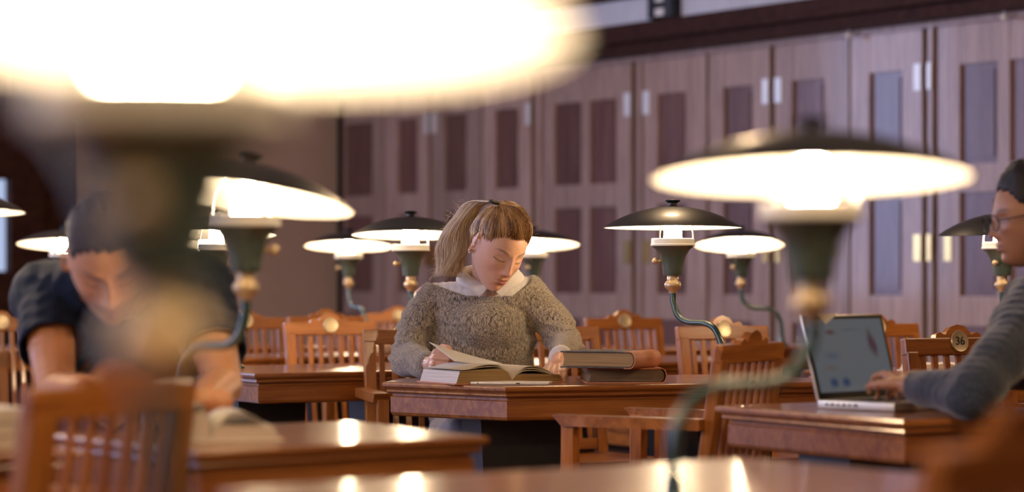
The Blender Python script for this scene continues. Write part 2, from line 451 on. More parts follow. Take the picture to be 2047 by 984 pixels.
# ------------------------------------------------------------------ desks
ZT = 0.76
def desk(label, pts, ped=(0.25, 0.75), group=None):
    """pts: plan corners, first edge pts[0]->pts[1] is the long front edge; built in a frame whose x runs along it"""
    o = Vector((pts[0][0], pts[0][1], 0)); d = Vector((pts[1][0] - pts[0][0], pts[1][1] - pts[0][1], 0)); L = d.length
    a = math.atan2(d.y, d.x)
    t = thing('reading_desk', label, 'desk', o, a, group)
    Mi = Matrix.Rotation(-a, 4, 'Z')
    q = [Mi @ (Vector((p[0], p[1], 0)) - o) for p in pts]
    cen = sum(q, Vector()) / len(q)
    def inset(w):
        out = []
        n = len(q)
        for i in range(n):
            p0, p1, p2 = q[i - 1], q[i], q[(i + 1) % n]
            d1 = (p1 - p0).normalized(); d2 = (p2 - p1).normalized()
            n1 = Vector((-d1.y, d1.x, 0)); n2 = Vector((-d2.y, d2.x, 0))
            if n1.dot(cen - p1) < 0: n1 = -n1
            if n2.dot(cen - p1) < 0: n2 = -n2
            b = (n1 + n2).normalized(); out.append(p1 + b * (w / max(.3, b.dot(n1))))
        return out
    # table top with an ogee edge
    bm = bmesh.new()
    rings = []
    for w_, z in ((.006, ZT), (.002, ZT - .002), (0, ZT - .007), (.001, ZT - .013), (.006, ZT - .018), (.012, ZT - .020), (.014, ZT - .024), (.012, ZT - .029), (.018, ZT - .034)):
        rings.append([bm.verts.new(Vector((p.x, p.y, z))) for p in inset(w_)])
    n = len(q)
    for r0, r1 in zip(rings, rings[1:]):
        for i in range(n): bm.faces.new((r0[i], r0[(i + 1) % n], r1[(i + 1) % n], r1[i]))
    bm.faces.new(rings[0]); bm.faces.new(rings[-1])
    bmesh.ops.recalc_face_normals(bm, faces=bm.faces)
    link('table_top', bm, M['top'], t)
    bm = bmesh.new(); rings = []
    for w_, z in ((.030, ZT - .033), (.030, ZT - .043), (.024, ZT - .046), (.024, ZT - .092), (.028, ZT - .100), (.038, ZT - .104)):
        rings.append([bm.verts.new(Vector((p.x, p.y, z))) for p in inset(w_)])
    for r0, r1 in zip(rings, rings[1:]):
        for i in range(n): bm.faces.new((r0[i], r0[(i + 1) % n], r1[(i + 1) % n], r1[i]))
    bm.faces.new(rings[0]); bm.faces.new(rings[-1])
    bmesh.ops.recalc_face_normals(bm, faces=bm.faces)
    link('apron', bm, M['apron'], t)
    ymid = cen.y
    for f in ped:
        bm = bmesh.new(); x = L * f
        for z0, z1, w0, w1 in ((0.0, .04, .17, .17), (.04, .655, .10, .13)):
            A = [(x - w0, ymid - .10), (x + w0, ymid - .10), (x + w0, ymid + .10), (x - w0, ymid + .10)]
            vs = prism(bm, A, z0, z1)
            for v in vs[4:]: v.co.x = x + (v.co.x - x) * w1 / w0
        bmesh.ops.recalc_face_normals(bm, faces=bm.faces)
        link('pedestal', bm, M['black'], t)
    return t
U = Vector((-.809, -.588)); V = Vector((.588, -.809))
def rect(front_left, L, W, ang=36.0):
    a = math.radians(ang); u = Vector((math.cos(a), math.sin(a))); n = Vector((-u.y, u.x)); o = Vector(front_left)
    return [tuple(o), tuple(o + u * L), tuple(o + u * L + n * W), tuple(o + n * W)]
desk('reading desk under the large open book and the stacked old volumes', [(-.02, 6.985), (1.04, 7.34), (.82, 7.95), (-.355, 7.56), (-.396, 7.31)], (.12, .75))
desk('reading desk carrying the open laptop', [(.865, 5.31), (1.40, 5.61), (1.05, 6.26), (.50, 5.93)], (.3, .75))
desk('empty corner of a reading desk behind the t-shirt man, left of the woman', [(-.852, 7.945), (-.03, 8.475), (-.37, 9.11), (-1.19, 8.55)], (.2, .75))
desk('reading desk with a white open book under the man\'s forearms', [(-.57, 4.34), (-.045, 4.77), (-.357, 5.31), (-.93, 4.84)], (.5,))
P0 = Vector((.408, 4.2))
desk('blurred foreground desk with bright lamp reflections along the bottom edge', [tuple(P0 + U * 1.05 + V * .70), tuple(P0 + V * .70), tuple(P0), tuple(P0 + U * 1.05)], (.3, .7))
desk('blurred desk at the bottom left carrying a pale block of papers', rect((-1.66, 3.76), 1.08, .62), (.5,))
desk('desk below the frame that carries the huge blurred lamp', [(-.75, .70), (.15, 1.28), (-.20, 1.84), (-1.10, 1.26)], (.5,))
desk('desk behind the woman\'s raised shoulder on the right', rect((.02, 8.70), 1.25, .66, 32), (.3, .8))
desk('desk behind the chair with brass badge, left of the woman', rect((-1.35, 9.3), 1.1, .50), (.3, .8))
desk('far desk below the small lamp right of the woman', rect((.60, 10.66), 1.2, .57), (.3, .8))
desk('far desk below the small green lamp left of the woman', rect((-1.25, 10.95), .95, .60), (.3, .8))
desk('far desk behind the woman\'s head', rect((-.12, 10.85), .8, .66), (.5,))
desk('far desk behind the t-shirt man', rect((-2.6, 10.5), 1.35, .66), (.3, .8))
desk('desk seen through the slats of the numbered chair', rect((1.34, 7.76), 1.1, .66, 30), (.3, .8))
desk('desk beyond the left edge with only its lamp in view', rect((-2.02, 5.36), .75, .62), (.5,))

# ------------------------------------------------------------------ lamps
RIM = 0.474     # rim height above the desk
def build_lamp():
    t = thing('desk_lamp', 'lamp', 'lamp')
    # the head stands at local x = -0.19, the foot at the origin
    hx = -.19; H = Matrix.Translation((hx, 0, RIM))
    bm = bmesh.new(); lathe(bm, [(0, 0), (.036, 0), (.036, .005), (.026, .012), (.017, .020), (.0135, .05), (0, .05)], 24); autosmooth(link('foot', bm, M['green'], t))
    bm = bmesh.new()
    path = catmull([(0, 0, .01), (0, 0, .07), (-.006, 0, .118), (-.030, 0, .160), (-.066, 0, .176), (-.135, 0, .180), (-.170, 0, .200), (-.187, 0, .238), (-.19, 0, .275)], 6)
    tube(bm, path, .0100, 14); link('stem', bm, M['green'], t, True)
    bm = bmesh.new(); lathe(bm, [(0, -.205), (.013, -.205), (.014, -.198), (.018, -.194), (.0255, -.186), (.0265, -.178), (.023, -.170), (.0185, -.166), (.0175, -.150), (.019, -.147), (0, -.147)], 28, H)
    autosmooth(link('neck', bm, M['cream'], t), 50)
    bm = bmesh.new(); lathe(bm, [(0, -.149), (.029, -.149), (.0305, -.143), (.033, -.120), (.040, -.092), (.052, -.070), (.064, -.060), (.067, -.057), (0, -.057)], 36, H)
    autosmooth(link('cup', bm, M['greenmid'], t), 50)
    bm = bmesh.new(); lathe(bm, [(0, -.058), (.0685, -.058), (.070, -.055), (.070, -.053), (.0675, -.051), (.0675, -.036), (.065, -.034), (.060, -.034), (.060, -.040), (0, -.040)], 36, H)
    rg = autosmooth(link('ring', bm, M['white'], t), 40)
    bm = bmesh.new(); lathe(bm, [(0, -.041), (.020, -.041), (.0275, -.038), (.0285, -.030), (.0285, .012), (.024, .024), (.012, .030), (0, .031)], 28, H)
    link('bulb', bm, M['bulb'], t, True)
    for k in range(3):
        a = 2 * PI * k / 3 + .5
        bm = bmesh.new(); c, s = math.cos(a), math.sin(a)
        tube(bm, catmull([(c * .064 + hx, s * .064, RIM - .037), (c * .063 + hx, s * .063, RIM - .012), (c * .052 + hx, s * .052, RIM + .022), (c * .03 + hx, s * .03, RIM + .046)], 4), .0022, 8)
        link('support_wire', bm, M['white'], t, True)
    # switch button on the cup
    bm = bmesh.new(); tube(bm, [(.032, 0, -.105), (.052, 0, -.105)], .0055, 12); ball(bm, (.055, 0, -.105), .0105)
    for v in bm.verts: v.co = Matrix.Translation((hx, 0, RIM)) @ Matrix.Rotation(-2.4, 4, 'Z') @ v.co
    link('switch', bm, M['cream'], t, True)
    # shade: dark outside, white inside (tilted later about its own pivot)
    R_ = .217; Hd = .066
    out = []; inn = []
    n = 16
    for i in range(n + 1):
        u = i / n; r = R_ * u; z = Hd * (1 - u ** 2.0) ** 0.92
        out.append((r, z)); inn.append((max(0, r - .0015 * u), max(0, z - .002)))
    bm = bmesh.new()
    lathe(bm, list(out), 72)
    f_in = lathe(bm, list(inn), 72)
    for f in f_in: f.material_index = 1
    lathe(bm, [(R_, 0), (R_ + .0012, -.0015), (R_ - .0015, -.002), (R_ - .0015, 0)], 72)
    bmesh.ops.recalc_face_normals(bm, faces=bm.faces)
    sh = link('shade', bm, None, t, True, [M['shade'], M['white']])
    sh.location = (hx, 0, RIM)
    bm = bmesh.new(); lathe(bm, [(0, Hd - .003), (.017, Hd - .002), (.013, Hd + .004), (.0125, Hd + .010), (.022, Hd + .015), (.024, Hd + .019), (.014, Hd + .022), (0, Hd + .023)], 20)
    autosmooth(link('finial', bm, M['shade'], sh), 45)
    return t
lamp0 = build_lamp()
first = [True]
def lamp(hx_px, d, label, rz, tilt=(0, 0), zs=1.0, sw=None):
    """head centre at pixel column hx_px and depth d; rz turns the arm (head is at -x of the foot)"""
    hp = Vector((*XY(hx_px, d), ZT))
    foot = hp - Matrix.Rotation(rz, 3, 'Z') @ Vector((-.19, 0, 0))
    if first[0]: o = lamp0; first[0] = False; o.location = foot; o.rotation_euler = (0, 0, rz); o['label'] = label
    else: o = dup(lamp0, foot, rz, label)
    o['group'] = 'desk lamps of the reading room'
    o.scale = (1, 1, zs)
    for ch in o.children:
        if ch.name.split('.')[0] == 'shade':
            # tilt given in world axes: first about world x (towards camera), then about world y
            Rw = Matrix.Rotation(math.radians(tilt[1]), 3, 'Y') @ Matrix.Rotation(math.radians(tilt[0]), 3, 'X')
            Rl = Matrix.Rotation(-rz, 3, 'Z') @ Rw @ Matrix.Rotation(rz, 3, 'Z')
            ch.rotation_euler = Rl.to_euler()
        if sw is not None and ch.name.split('.')[0] == 'switch':
            ch.matrix_local = Matrix.Translation((-.19, 0, 0)) @ Matrix.Rotation(sw - rz + 2.4, 4, 'Z') @ Matrix.Translation((.19, 0, 0))
    return o
DL = [
 (1345, 7.50, 'sharp dark lamp on a curved arm right of the woman', -.72, (-1.0, 0)),
 (1481, 11.20, 'smaller lamp close behind and right of the sharp one, its white underside showing', 0.0, (-9, 0)),
 (821, 8.76, 'lamp directly left of the woman\'s ponytail', -0.5, (-4, 0)),
 (1066, 11.2, 'lamp half hidden behind the woman\'s head', 0.3, (-7, 0)),
 (697, 11.7, 'small far lamp left of the woman with bare arm below its cup', -1.05, (-7, 0)),
 (128, 11.2, 'small lamp glowing beside the t-shirt man\'s head, blue sheen on its shade', 0.2, (-7, 0)),
 (432, 8.62, 'lamp glimpsed over the t-shirt man\'s shoulder, its foot on the desk corner', -1.1, (-4, 0)),
 (404, 11.3, 'farther lamp just visible over the t-shirt man\'s shoulder', 2.9, (-6, 0)),
 (492, 4.78, 'tilted blurred lamp between the man and the small far lamp', 2.45, (-7, 7.5)),
 (2003, 8.25, 'lamp behind the face of the woman with glasses', 0.2, (2, -3)),
 (-133, 5.75, 'lamp cut by the left edge, only the tip of its shade visible', 2.8, (-2, 0)),
 (1622, 3.26, 'large blurred lamp with broad white underside at the right', 3.25, (-5.0, 0), .945),
 (318, 1.25, 'huge blurred lamp filling the upper left corner', 1.72, (-6, 3), .945, -1.62),
]
for a in DL: lamp(*a)

# ------------------------------------------------------------------ chairs
def crest_pts(w=.075, h=.034):
    top = [(-.085, 0), (-.080, .012), (-.066, .018), (-.054, .012), (-.046, .010), (-.040, .020), (-.026, .033), (0, .040), (.026, .033), (.040, .020), (.046, .010), (.054, .012), (.066, .018), (.080, .012), (.085, 0)]
    return top
def build_chair():
    t = thing('armchair', 'chair', 'chair')
    rake = Matrix.Translation((0, -.205, .44)) @ Matrix.Rotation(math.radians(9), 4, 'X') @ Matrix.Translation((0, 0, 0))
    TOPZ = .447     # along the raked back
    bm = bmesh.new()   # seat, slightly dished with rounded front
    n = 10; g = {}
    for i in range(n + 1):
        for j in range(n + 1):
            u = i / n * 2 - 1; v = j / n * 2 - 1
            x = u * (.205 + .018 * v) ; y = v * .215 + .012 * (1 - u * u) * (v > .9)
            z = .455 - .012 * (1 - u * u) * (1 - v * v)
            g[i, j, 0] = bm.verts.new((x, y, z)); g[i, j, 1] = bm.verts.new((x * .98, y * .98, .425))
    for i in range(n):
        for j in range(n):
            bm.faces.new((g[i, j, 0], g[i + 1, j, 0], g[i + 1, j + 1, 0], g[i, j + 1, 0]))
            bm.faces.new((g[i, j + 1, 1], g[i + 1, j + 1, 1], g[i + 1, j, 1], g[i, j, 1]))
    for i in range(n):
        bm.faces.new((g[i, 0, 1], g[i + 1, 0, 1], g[i + 1, 0, 0], g[i, 0, 0])); bm.faces.new((g[i, n, 0], g[i + 1, n, 0], g[i + 1, n, 1], g[i, n, 1]))
        bm.faces.new((g[0, i, 0], g[0, i + 1, 0], g[0, i + 1, 1], g[0, i, 1])); bm.faces.new((g[n, i, 1], g[n, i + 1, 1], g[n, i + 1, 0], g[n, i, 0]))
    autosmooth(link('seat', bm, M['chairh'], t))
    bm = bmesh.new(); 
    for s in (-1, 1): box(bm, s * .178, 0, .395, .022, .38, .06, bev=.003)
    box(bm, 0, .175, .395, .335, .022, .06, bev=.003); box(bm, 0, -.18, .395, .335, .022, .06, bev=.003)
    link('seat_frame', bm, M['chairh'], t)
    bm = bmesh.new(); box(bm, .185, -.02, .17, .02, .36, .03); box(bm, -.185, -.02, .17, .02, .36, .03); box(bm, 0, 0, .17, .37, .02, .03)
    link('stretcher', bm, M['chairh'], t)
    for s in (-1, 1):
        bm = bmesh.new(); box(bm, s * .195, .165, .345, .038, .038, .69, bev=.004); link('leg', bm, M['chair'], t)
        bm = bmesh.new(); box(bm, s * .172, 0, TOPZ / 2 - .02, .040, .034, TOPZ, rake, .004)
        # rear leg sweeps back below the seat
        vs = prism(bm, [(s * .172 - .02, -.222), (s * .172 + .02, -.222), (s * .172 + .02, -.188), (s * .172 - .02, -.188)], 0, .45)
        for v in vs[:4]: v.co.y -= .05
        link('leg', bm, M['chair'], t)
        bm = bmesh.new()   # arm: flat board with an angled front end
        xa = s * .203
        pts = [(xa - .022, -.235), (xa + .022, -.235), (xa + .028, .10), (xa + .024, .205), (xa - .024, .205), (xa - .028, .10)]
        vs = prism(bm, pts, .678, .708)
        for v in vs[:6]:
            if v.co.y > .18: v.co.y -= .03
        bmesh.ops.recalc_face_normals(bm, faces=bm.faces); link('armrest', bm, M['chairh'], t)
    bm = bmesh.new(); box(bm, 0, 0, TOPZ - .005, .388, .026, .050, rake, .004)
    link('top_rail', bm, M['chairh'], t)
    bm = bmesh.new()
    cp = crest_pts(); a = [bm.verts.new(rake @ Vector((x, -.011, TOPZ + .018 + z))) for x, z in cp]; b = [bm.verts.new(rake @ Vector((x, .012, TOPZ + .018 + z))) for x, z in cp]
    bm.faces.new(a); bm.faces.new(list(reversed(b)))
    for i in range(len(a)): bm.faces.new((a[i], b[i], b[(i + 1) % len(a)], a[(i + 1) % len(a)]))
    bmesh.ops.recalc_face_normals(bm, faces=bm.faces); link('crest', bm, M['chairh'], t)
    bm = bmesh.new(); box(bm, 0, 0, .045, .32, .022, .04, rake, .003); link('lower_rail', bm, M['chairh'], t)
    for k in range(7):
        bm = bmesh.new(); x = (k - 3) * .0435
        box(bm, x, 0, (TOPZ + .05) / 2 - .01, .019, .012, TOPZ - .07, rake, .002)
        link('slat', bm, M['chair'], t)
    bm = bmesh.new()
    Bm = rake @ Matrix.Translation((0, .0135, TOPZ + .008)) @ Matrix.Rotation(-PI / 2, 4, 'X')
    lathe(bm, [(0, 0), (.031, 0), (.032, .002), (.030, .0045), (.027, .0035), (0, .0035)], 28, Bm)
    autosmooth(link('badge', bm, M['badge'], t))
    return t, rake, TOPZ
chair0, CR, CTZ = build_chair()
cfirst = [True]
def chair(px, d, face_deg, label, lean=0.0, group='slatted wooden armchairs'):
    """px, d locate the middle of the top rail; face_deg is the world direction the sitter looks"""
    a = math.radians(face_deg) - PI / 2
    top = Vector((0, -.205 - .071, 0))
    p = Vector((*XY(px, d), 0)) - Matrix.Rotation(a, 3, 'Z') @ top
    if cfirst[0]: o = chair0; cfirst[0] = False; o.location = p; o.rotation_euler = (0, 0, a); o['label'] = label; o['group'] = group
    else: o = dup(chair0, p, a, label, group)
    return o
C36 = chair(1912, 7.0, -62, 'armchair with brass number badge 36 on its crest, behind the typing hands')
chair(1500, 6.40, 149, 'armchair seen from behind, its long arm reaching left under the book desk')
chair(1443, 8.75, -62, 'armchair with brass badge behind the sharp lamp\'s curved arm')
chair(1246, 10.57, -62, 'armchair farther back, above the stacked old books')
chair(1100, 8.58, -62, 'armchair mostly hidden by the woman\'s right-hand sleeve in the picture')
chair(658, 9.52, -62, 'armchair with gleaming badge behind the empty desk corner')
chair(490, 10.66, -60, 'far armchair in front of the plaster wall, nearest the dark lamp post')
chair(652, 11.03, -60, 'far armchair overlapped by the one with the gleaming badge')
chair(795, 12.2, -60, 'far armchair showing just left of the woman\'s sleeve')
chair(838, 8.16, -78, 'darker armchair the reading woman sits on, one post and arm showing')
chair(1752, 9.2, -62, 'armchair partly hidden behind the laptop\'s right side')
chair(2, 10.25, -60, 'armchair with brass badge at the left edge of the picture')
chair(-152, 5.58, -75, 'dark armchair at the left edge beside the man\'s sleeve')
chair(226, 3.86, 147, 'blurred armchair back in front of the man\'s desk')
chair(2012, 2.50, 147, 'blurred armchair back in the bottom right corner')
chair(236, 6.22, -90, 'armchair under the man in the t-shirt, hidden by his back')
chair(2440, 6.10, 180, 'armchair under the woman with glasses, beyond the right edge')

# number on the badge of the one chair that can be read
fc = bpy.data.curves.new('number', 'FONT'); fc.body = '36'; fc.size = .034; fc.extrude = .0006; fc.align_x = 'CENTER'; fc.align_y = 'CENTER'
ft = bpy.data.objects.new('number_font', fc); C.objects.link(ft)
bpy.context.view_layer.update()
nm_ = bpy.data.meshes.new_from_object(ft.evaluated_get(bpy.context.evaluated_depsgraph_get()))
bpy.data.objects.remove(ft)
nm_.materials.clear(); nm_.materials.append(M['rubber'])
fo = bpy.data.objects.new('number', nm_); C.objects.link(fo)
bdg = [c for c in C36.children if c.name.startswith('badge')][0]
fo.parent = bdg
fo.matrix_local = CR @ Matrix.Translation((0, .0135 + .0042, CTZ + .008)) @ Matrix.Rotation(PI, 4, 'Z') @ Matrix.Rotation(PI / 2, 4, 'X')
fo['label'] = 'black number 36'

# ------------------------------------------------------------------ books
def closed_book(name, label, p, ang, L, W, Th, edge, cover, spine, cat='book'):
    """spine runs along local y at x = +W; head edge faces local -y"""
    t = thing(name, label, cat, p, ang)
    bm = bmesh.new()
    cs = [(0.006, .005)] + [(W - .014 + .012 * math.sin(a), Th / 2 + (Th / 2 - .005) * math.sin(a * 1) if False else Th / 2 - (Th / 2 - .005) * math.cos(a)) for a in np.linspace(0, PI, 9)] + [(0.006, Th - .005)] + [(.012, Th / 2)]
    A = [bm.verts.new((x, .005, z)) for x, z in cs]; B = [bm.verts.new((x, L - .005, z)) for x, z in cs]
    bm.faces.new(A); bm.faces.new(list(reversed(B)))
    for i in range(len(A)): bm.faces.new((A[i], B[i], B[(i + 1) % len(A)], A[(i + 1) % len(A)]))
    bmesh.ops.recalc_face_normals(bm, faces=bm.faces); link('page_block', bm, edge, t)
    for z in (.0, Th - .004):
        bm = bmesh.new(); box(bm, (W - .01) / 2, L / 2, z + .002, W - .01, L, .004, bev=.0012); link('cover', bm, cover, t)
    bm = bmesh.new()
    arc = [(W - .03, 0)] + [(W - .014 + .020 * math.sin(a), Th / 2 - Th / 2 * math.cos(a)) for a in np.linspace(0.0, PI, 13)] + [(W - .03, Th)]
    arc_o = [(x, z + (-.0012 if z < Th / 2 else .0012)) for x, z in arc]
    arc_i = [(x - (.003 if 0 < i < len(arc) - 1 else 0), min(max(z, .003), Th - .003)) for i, (x, z) in enumerate(arc)]
    ro = [[bm.verts.new((x, y, z)) for x, z in arc_o] for y in (0, L)]; ri = [[bm.verts.new((x, y, z)) for x, z in arc_i] for y in (0, L)]
    n = len(arc)
    for i in range(n - 1):
        bm.faces.new((ro[0][i], ro[0][i + 1], ro[1][i + 1], ro[1][i])); bm.faces.new((ri[0][i + 1], ri[0][i], ri[1][i], ri[1][i + 1]))
        for k in (0, 1): bm.faces.new((ro[k][i], ri[k][i], ri[k][i + 1], ro[k][i + 1]))
    bmesh.ops.recalc_face_normals(bm, faces=bm.faces); autosmooth(link('spine', bm, spine, t))
    return t
# lower then upper of the stack
a_ = math.radians(4)
pl = P3(1166, 766, 7.16); 
closed_book('old_book', 'dark-edged thick old book, lower of the two stacked on the desk', (pl.x + .012, 7.18, ZT), a_, .30, .235, .046, M['edgesd'], M['leather'], M['leather'])
closed_book('old_book', 'thick old book with peach leather spine, upper of the stack', (XY(1120, 7.16)[0], 7.19, ZT + .0475), math.radians(-24), .22, .235, .050, M['edges'], M['cover'], M['leather'])

def open_book(name, label, loc, ang, Wl, Wr, Hh, Tl, Tr, edge, page, fan=True):
    """gutter runs along local y at x=0; near (head) edge at y=0"""
    t = thing(name, label, 'book', loc, ang)
    def prof(W, T, s):
        n = 14; top = []
        for i in range(n + 1):
            u = i / n
            z = .006 + T * (1 - (1 - min(1, u / .28)) ** 2) ** .5 * (1 - .10 * u) if u < .28 else .006 + T * (1 - .10 * u) * (1 - .10 * (u - .28))
            top.append((s * W * u, z))
        return top
    for W, T, s in ((Wl, Tl, -1), (Wr, Tr, 1)):
        top = prof(W, T, s)
        bm = bmesh.new()
        slant = .012 * s
        poly = top + [(s * W + slant, .004), (0, .004)]
        A = [bm.verts.new((x, 0, z)) for x, z in poly]; B = [bm.verts.new((x, Hh, z)) for x, z in poly]
        bm.faces.new(A); bm.faces.new(list(reversed(B)))
        m = len(poly)
        for i in range(m):
            f = bm.faces.new((A[i], B[i], B[(i + 1) % m], A[(i + 1) % m]))
            if i < m - 3: f.material_index = 1
            if i == m - 3: f.material_index = 2
        bmesh.ops.recalc_face_normals(bm, faces=bm.faces)
        autosmooth(link('page_block', bm, None, t, False, [edge, page, M['edgesw']]), 40)
        bm = bmesh.new(); box(bm, s * (W + .02) / 2, Hh / 2, .002, W + .02, Hh + .012, .004, bev=.001); link('cover', bm, M['leather'] if edge is M['edges'] else M['whitepaper'], t)
    # a few loosened leaves standing off the blocks
    if fan:
        for k, (s, W, T, lift) in enumerate(((-1, Wl, Tl, .006), (-1, Wl, Tl, .012), (1, Wr, Tr, .010), (1, Wr, Tr, .018), (1, Wr * 1.05, Tr, .026))):
            bm = bmesh.new(); n = 12; rows = []
            for i in range(n + 1):
                u = i / n; z = .008 + T * min(1, (u / .25)) ** .5 * (1 - .1 * u) + lift * math.sin(PI * min(1, u * 1.15)) * (1 if s < 0 else .8)
                if s > 0 and u > .5: z -= (u - .5) ** 2 * .04
                rows.append((bm.verts.new((s * W * u, .001 * k, z)), bm.verts.new((s * W * u, Hh - .002, z))))
            for r0, r1 in zip(rows, rows[1:]): bm.faces.new((r0[0], r0[1], r1[1], r1[0]))
            o = link('leaf', bm, page, t, True)
            md = o.modifiers.new('thick', 'SOLIDIFY'); md.thickness = .0012
    return t
BK = open_book('open_book', 'large open antique book in front of the reading woman', (.000, 7.19, ZT), math.radians(30), .178, .165, .23, .040, .022, M['edges'], M['paper'])
# the page she is turning, curling up from the gutter to her hand
def page_sheet(name, corners, parent=None, mat=None, bow=.02, n=14, m=8):
    """corners: near-left, near-right, far-right, far-left in world"""
    bm = bmesh.new(); g = []
    c0, c1, c2, c3 = [Vector(c) for c in corners]
    for i in range(n + 1):
        row = []
        for j in range(m + 1):
            u, v = i / n, j / m
            p = c0.lerp(c1, u).lerp(c3.lerp(c2, u), v)
            p.z += bow * math.sin(PI * u) * (1 - .3 * v)
            row.append(bm.verts.new(p))
        g.append(row)
    for i in range(n):
        for j in range(m): bm.faces.new((g[i][j], g[i + 1][j], g[i + 1][j + 1], g[i][j + 1]))
    o = link(name, bm, mat or M['whitepaper'], None, True)
    md = o.modifiers.new('thick', 'SOLIDIFY'); md.thickness = .0008
    return o
pg = page_sheet('turned_page', [P3(908, 722, 7.24), P3(1005, 727, 7.26), P3(985, 722, 7.42), P3(858, 684, 7.40)], bow=-.004)
pg.parent = BK; pg.matrix_parent_inverse = Matrix.LocRotScale(BK.location, BK.rotation_euler, None).inverted()
# white-backed tablet lying at the desk's front corner
t = thing('tablet_computer', 'white tablet lying at the front corner of the desk, before the open book', 'tablet', (XY(1030, 7.10)[0] - .105, 7.098, ZT), math.radians(-8))
bm = bmesh.new(); box(bm, .09, .036, .005, .235, .086, .009, bev=.004); autosmooth(link('body', bm, M['tablet'], t))
bm = bmesh.new(); box(bm, .115, -.0079, .0052, .012, .001, .003); box(bm, -.005, -.0079, .0055, .004, .001, .003); link('port', bm, M['rubber'], t)
# book by the man, pale block at the left edge, open book on the desk behind chair 36
open_book('open_book', 'white paperback lying open beside the man\'s hands', (XY(424, 4.62)[0], 4.60, ZT), math.radians(14), .055, .12, .20, .054, .026, M['edgesw'], M['whitepaper'])
open_book('open_book', 'open book on the desk seen through the numbered chair\'s slats', (XY(1905, 8.2)[0], 8.12, ZT), math.radians(20), .12, .12, .16, .022, .022, M['edgesw'], M['whitepaper'], False)
t = thing('paper_stack', 'thick pale block of bound papers at the lower left edge', 'paper stack', (-.956, 4.312, ZT), math.radians(36))
for k in range(3):
    bm = bmesh.new(); box(bm, -.035 + .003 * k, .10, .0125 + k * .0255, .29, .19, .024, bev=.002); link('bound_papers', bm, M['edgesw'], t)

# ------------------------------------------------------------------ laptop
LP = Vector((.735, 5.775, ZT)); la = math.radians(-45)
t = thing('laptop', 'open silver laptop with grey-blue page on its black-bordered screen', 'laptop', LP, la)
LD, LW = .225, .325          # local x: from hinge towards the user; local y: away from camera
bm = bmesh.new(); box(bm, LD / 2, LW / 2, .0115, LD, LW, .019, bev=.003); base = autosmooth(link('base', bm, M['alu'], t))
bm = bmesh.new(); box(bm, LD * .40, LW / 2, .0215, .10, LW * .86, .002); link('keyboard', bm, M['rubber'], base)
bm = bmesh.new()
for k in range(6): box(bm, .028 + k * .017, -.0005, .012, .010 if k % 2 else .007, .002, .006)
link('ports', bm, M['rubber'], base)
Ls = Matrix.Translation((.004, 0, .020)) @ Matrix.Rotation(math.radians(-15), 4, 'Y')
LH = .212
bm = bmesh.new(); box(bm, -.004, LW / 2, LH / 2, .007, LW, LH, Ls, .002); lid = autosmooth(link('lid', bm, M['alu'], t))
bm = bmesh.new(); box(bm, .0005, LW / 2, LH / 2, .0015, LW - .006, LH - .006, Ls); link('bezel', bm, M['rubber'], lid)
def screen_mat():
    m, nt, b = nmat('screen_glow')
    tc = nt.nodes.new('ShaderNodeTexCoord'); sep = nt.nodes.new('ShaderNodeSeparateXYZ')
    nt.links.new(tc.outputs['Generated'], sep.inputs[0])
    g = nt.nodes.new('ShaderNodeCombineXYZ'); nt.links.new(sep.outputs['Y'], g.inputs[0]); nt.links.new(sep.outputs['Z'], g.inputs[1])
    cur = None
    base = nt.nodes.new('ShaderNodeRGB'); base.outputs[0].default_value = (0.135, 0.145, 0.160, 1); cur = base.outputs[0]
    spots = [((.20, .13), (.075, .09), (.02, .05, .12)), ((.36, .13), (.075, .09), (.02, .05, .12)), ((.10, .80), (.05, .09), (.09, .06, .06)), ((.28, .82), (.09, .05), (.09, .05, .05)), ((.80, .68), (.06, .22), (.075, .04, .05)),
             ((.84, .60), (.05, .18), (.075, .04, .05)), ((.25, .50), (.13, .07), (.09, .11, .15)), ((.20, .33), (.12, .05), (.14, .12, .11)), ((.55, .85), (.18, .02), (.09, .11, .13))]
    for (cx, cy), (sx, sy), col in spots:
        mp = nt.nodes.new('ShaderNodeMapping'); mp.vector_type = 'TEXTURE'; mp.inputs['Location'].default_value = (cx, cy, 0); mp.inputs['Scale'].default_value = (sx, sy, 1)
        gr = nt.nodes.new('ShaderNodeTexGradient'); gr.gradient_type = 'SPHERICAL'
        nt.links.new(g.outputs[0], mp.inputs['Vector']); nt.links.new(mp.outputs[0], gr.inputs[0])
        rp = nt.nodes.new('ShaderNodeValToRGB'); rp.color_ramp.elements[0].position = .0; rp.color_ramp.elements[1].position = .8
        nt.links.new(gr.outputs['Fac'], rp.inputs[0])
        mx = nt.nodes.new('ShaderNodeMixRGB'); nt.links.new(rp.outputs[0], mx.inputs[0]); nt.links.new(cur, mx.inputs[1]); mx.inputs[2].default_value = col + (1,)
        cur = mx.outputs[0]
    b.inputs['Base Color'].default_value = (0.01, 0.01, 0.012, 1); b.inputs['Roughness'].default_value = 0.2
    nt.links.new(cur, b.inputs['Emission Color']); b.inputs['Emission Strength'].default_value = 0.36
    return m
bm = bmesh.new(); box(bm, .0018, LW / 2, LH / 2 + .003, .0012, LW - .026, LH - .030, Ls); link('screen', bm, screen_mat(), lid)
bm = bmesh.new(); v = [Ls @ Vector(p) for p in ((.0032, .06, LH + .001), (.0032, .14, LH + .001), (.0032, .085, LH - .024))]
a = [bm.verts.new(p) for p in v]; b = [bm.verts.new(p + Vector((.0008, 0, 0))) for p in v]
bm.faces.new(a); bm.faces.new(list(reversed(b)))
for i in range(3): bm.faces.new((a[i], b[i], b[(i + 1) % 3], a[(i + 1) % 3]))
bmesh.ops.recalc_face_normals(bm, faces=bm.faces)
link('paper_corner', bm, M['whitepaper'], lid)
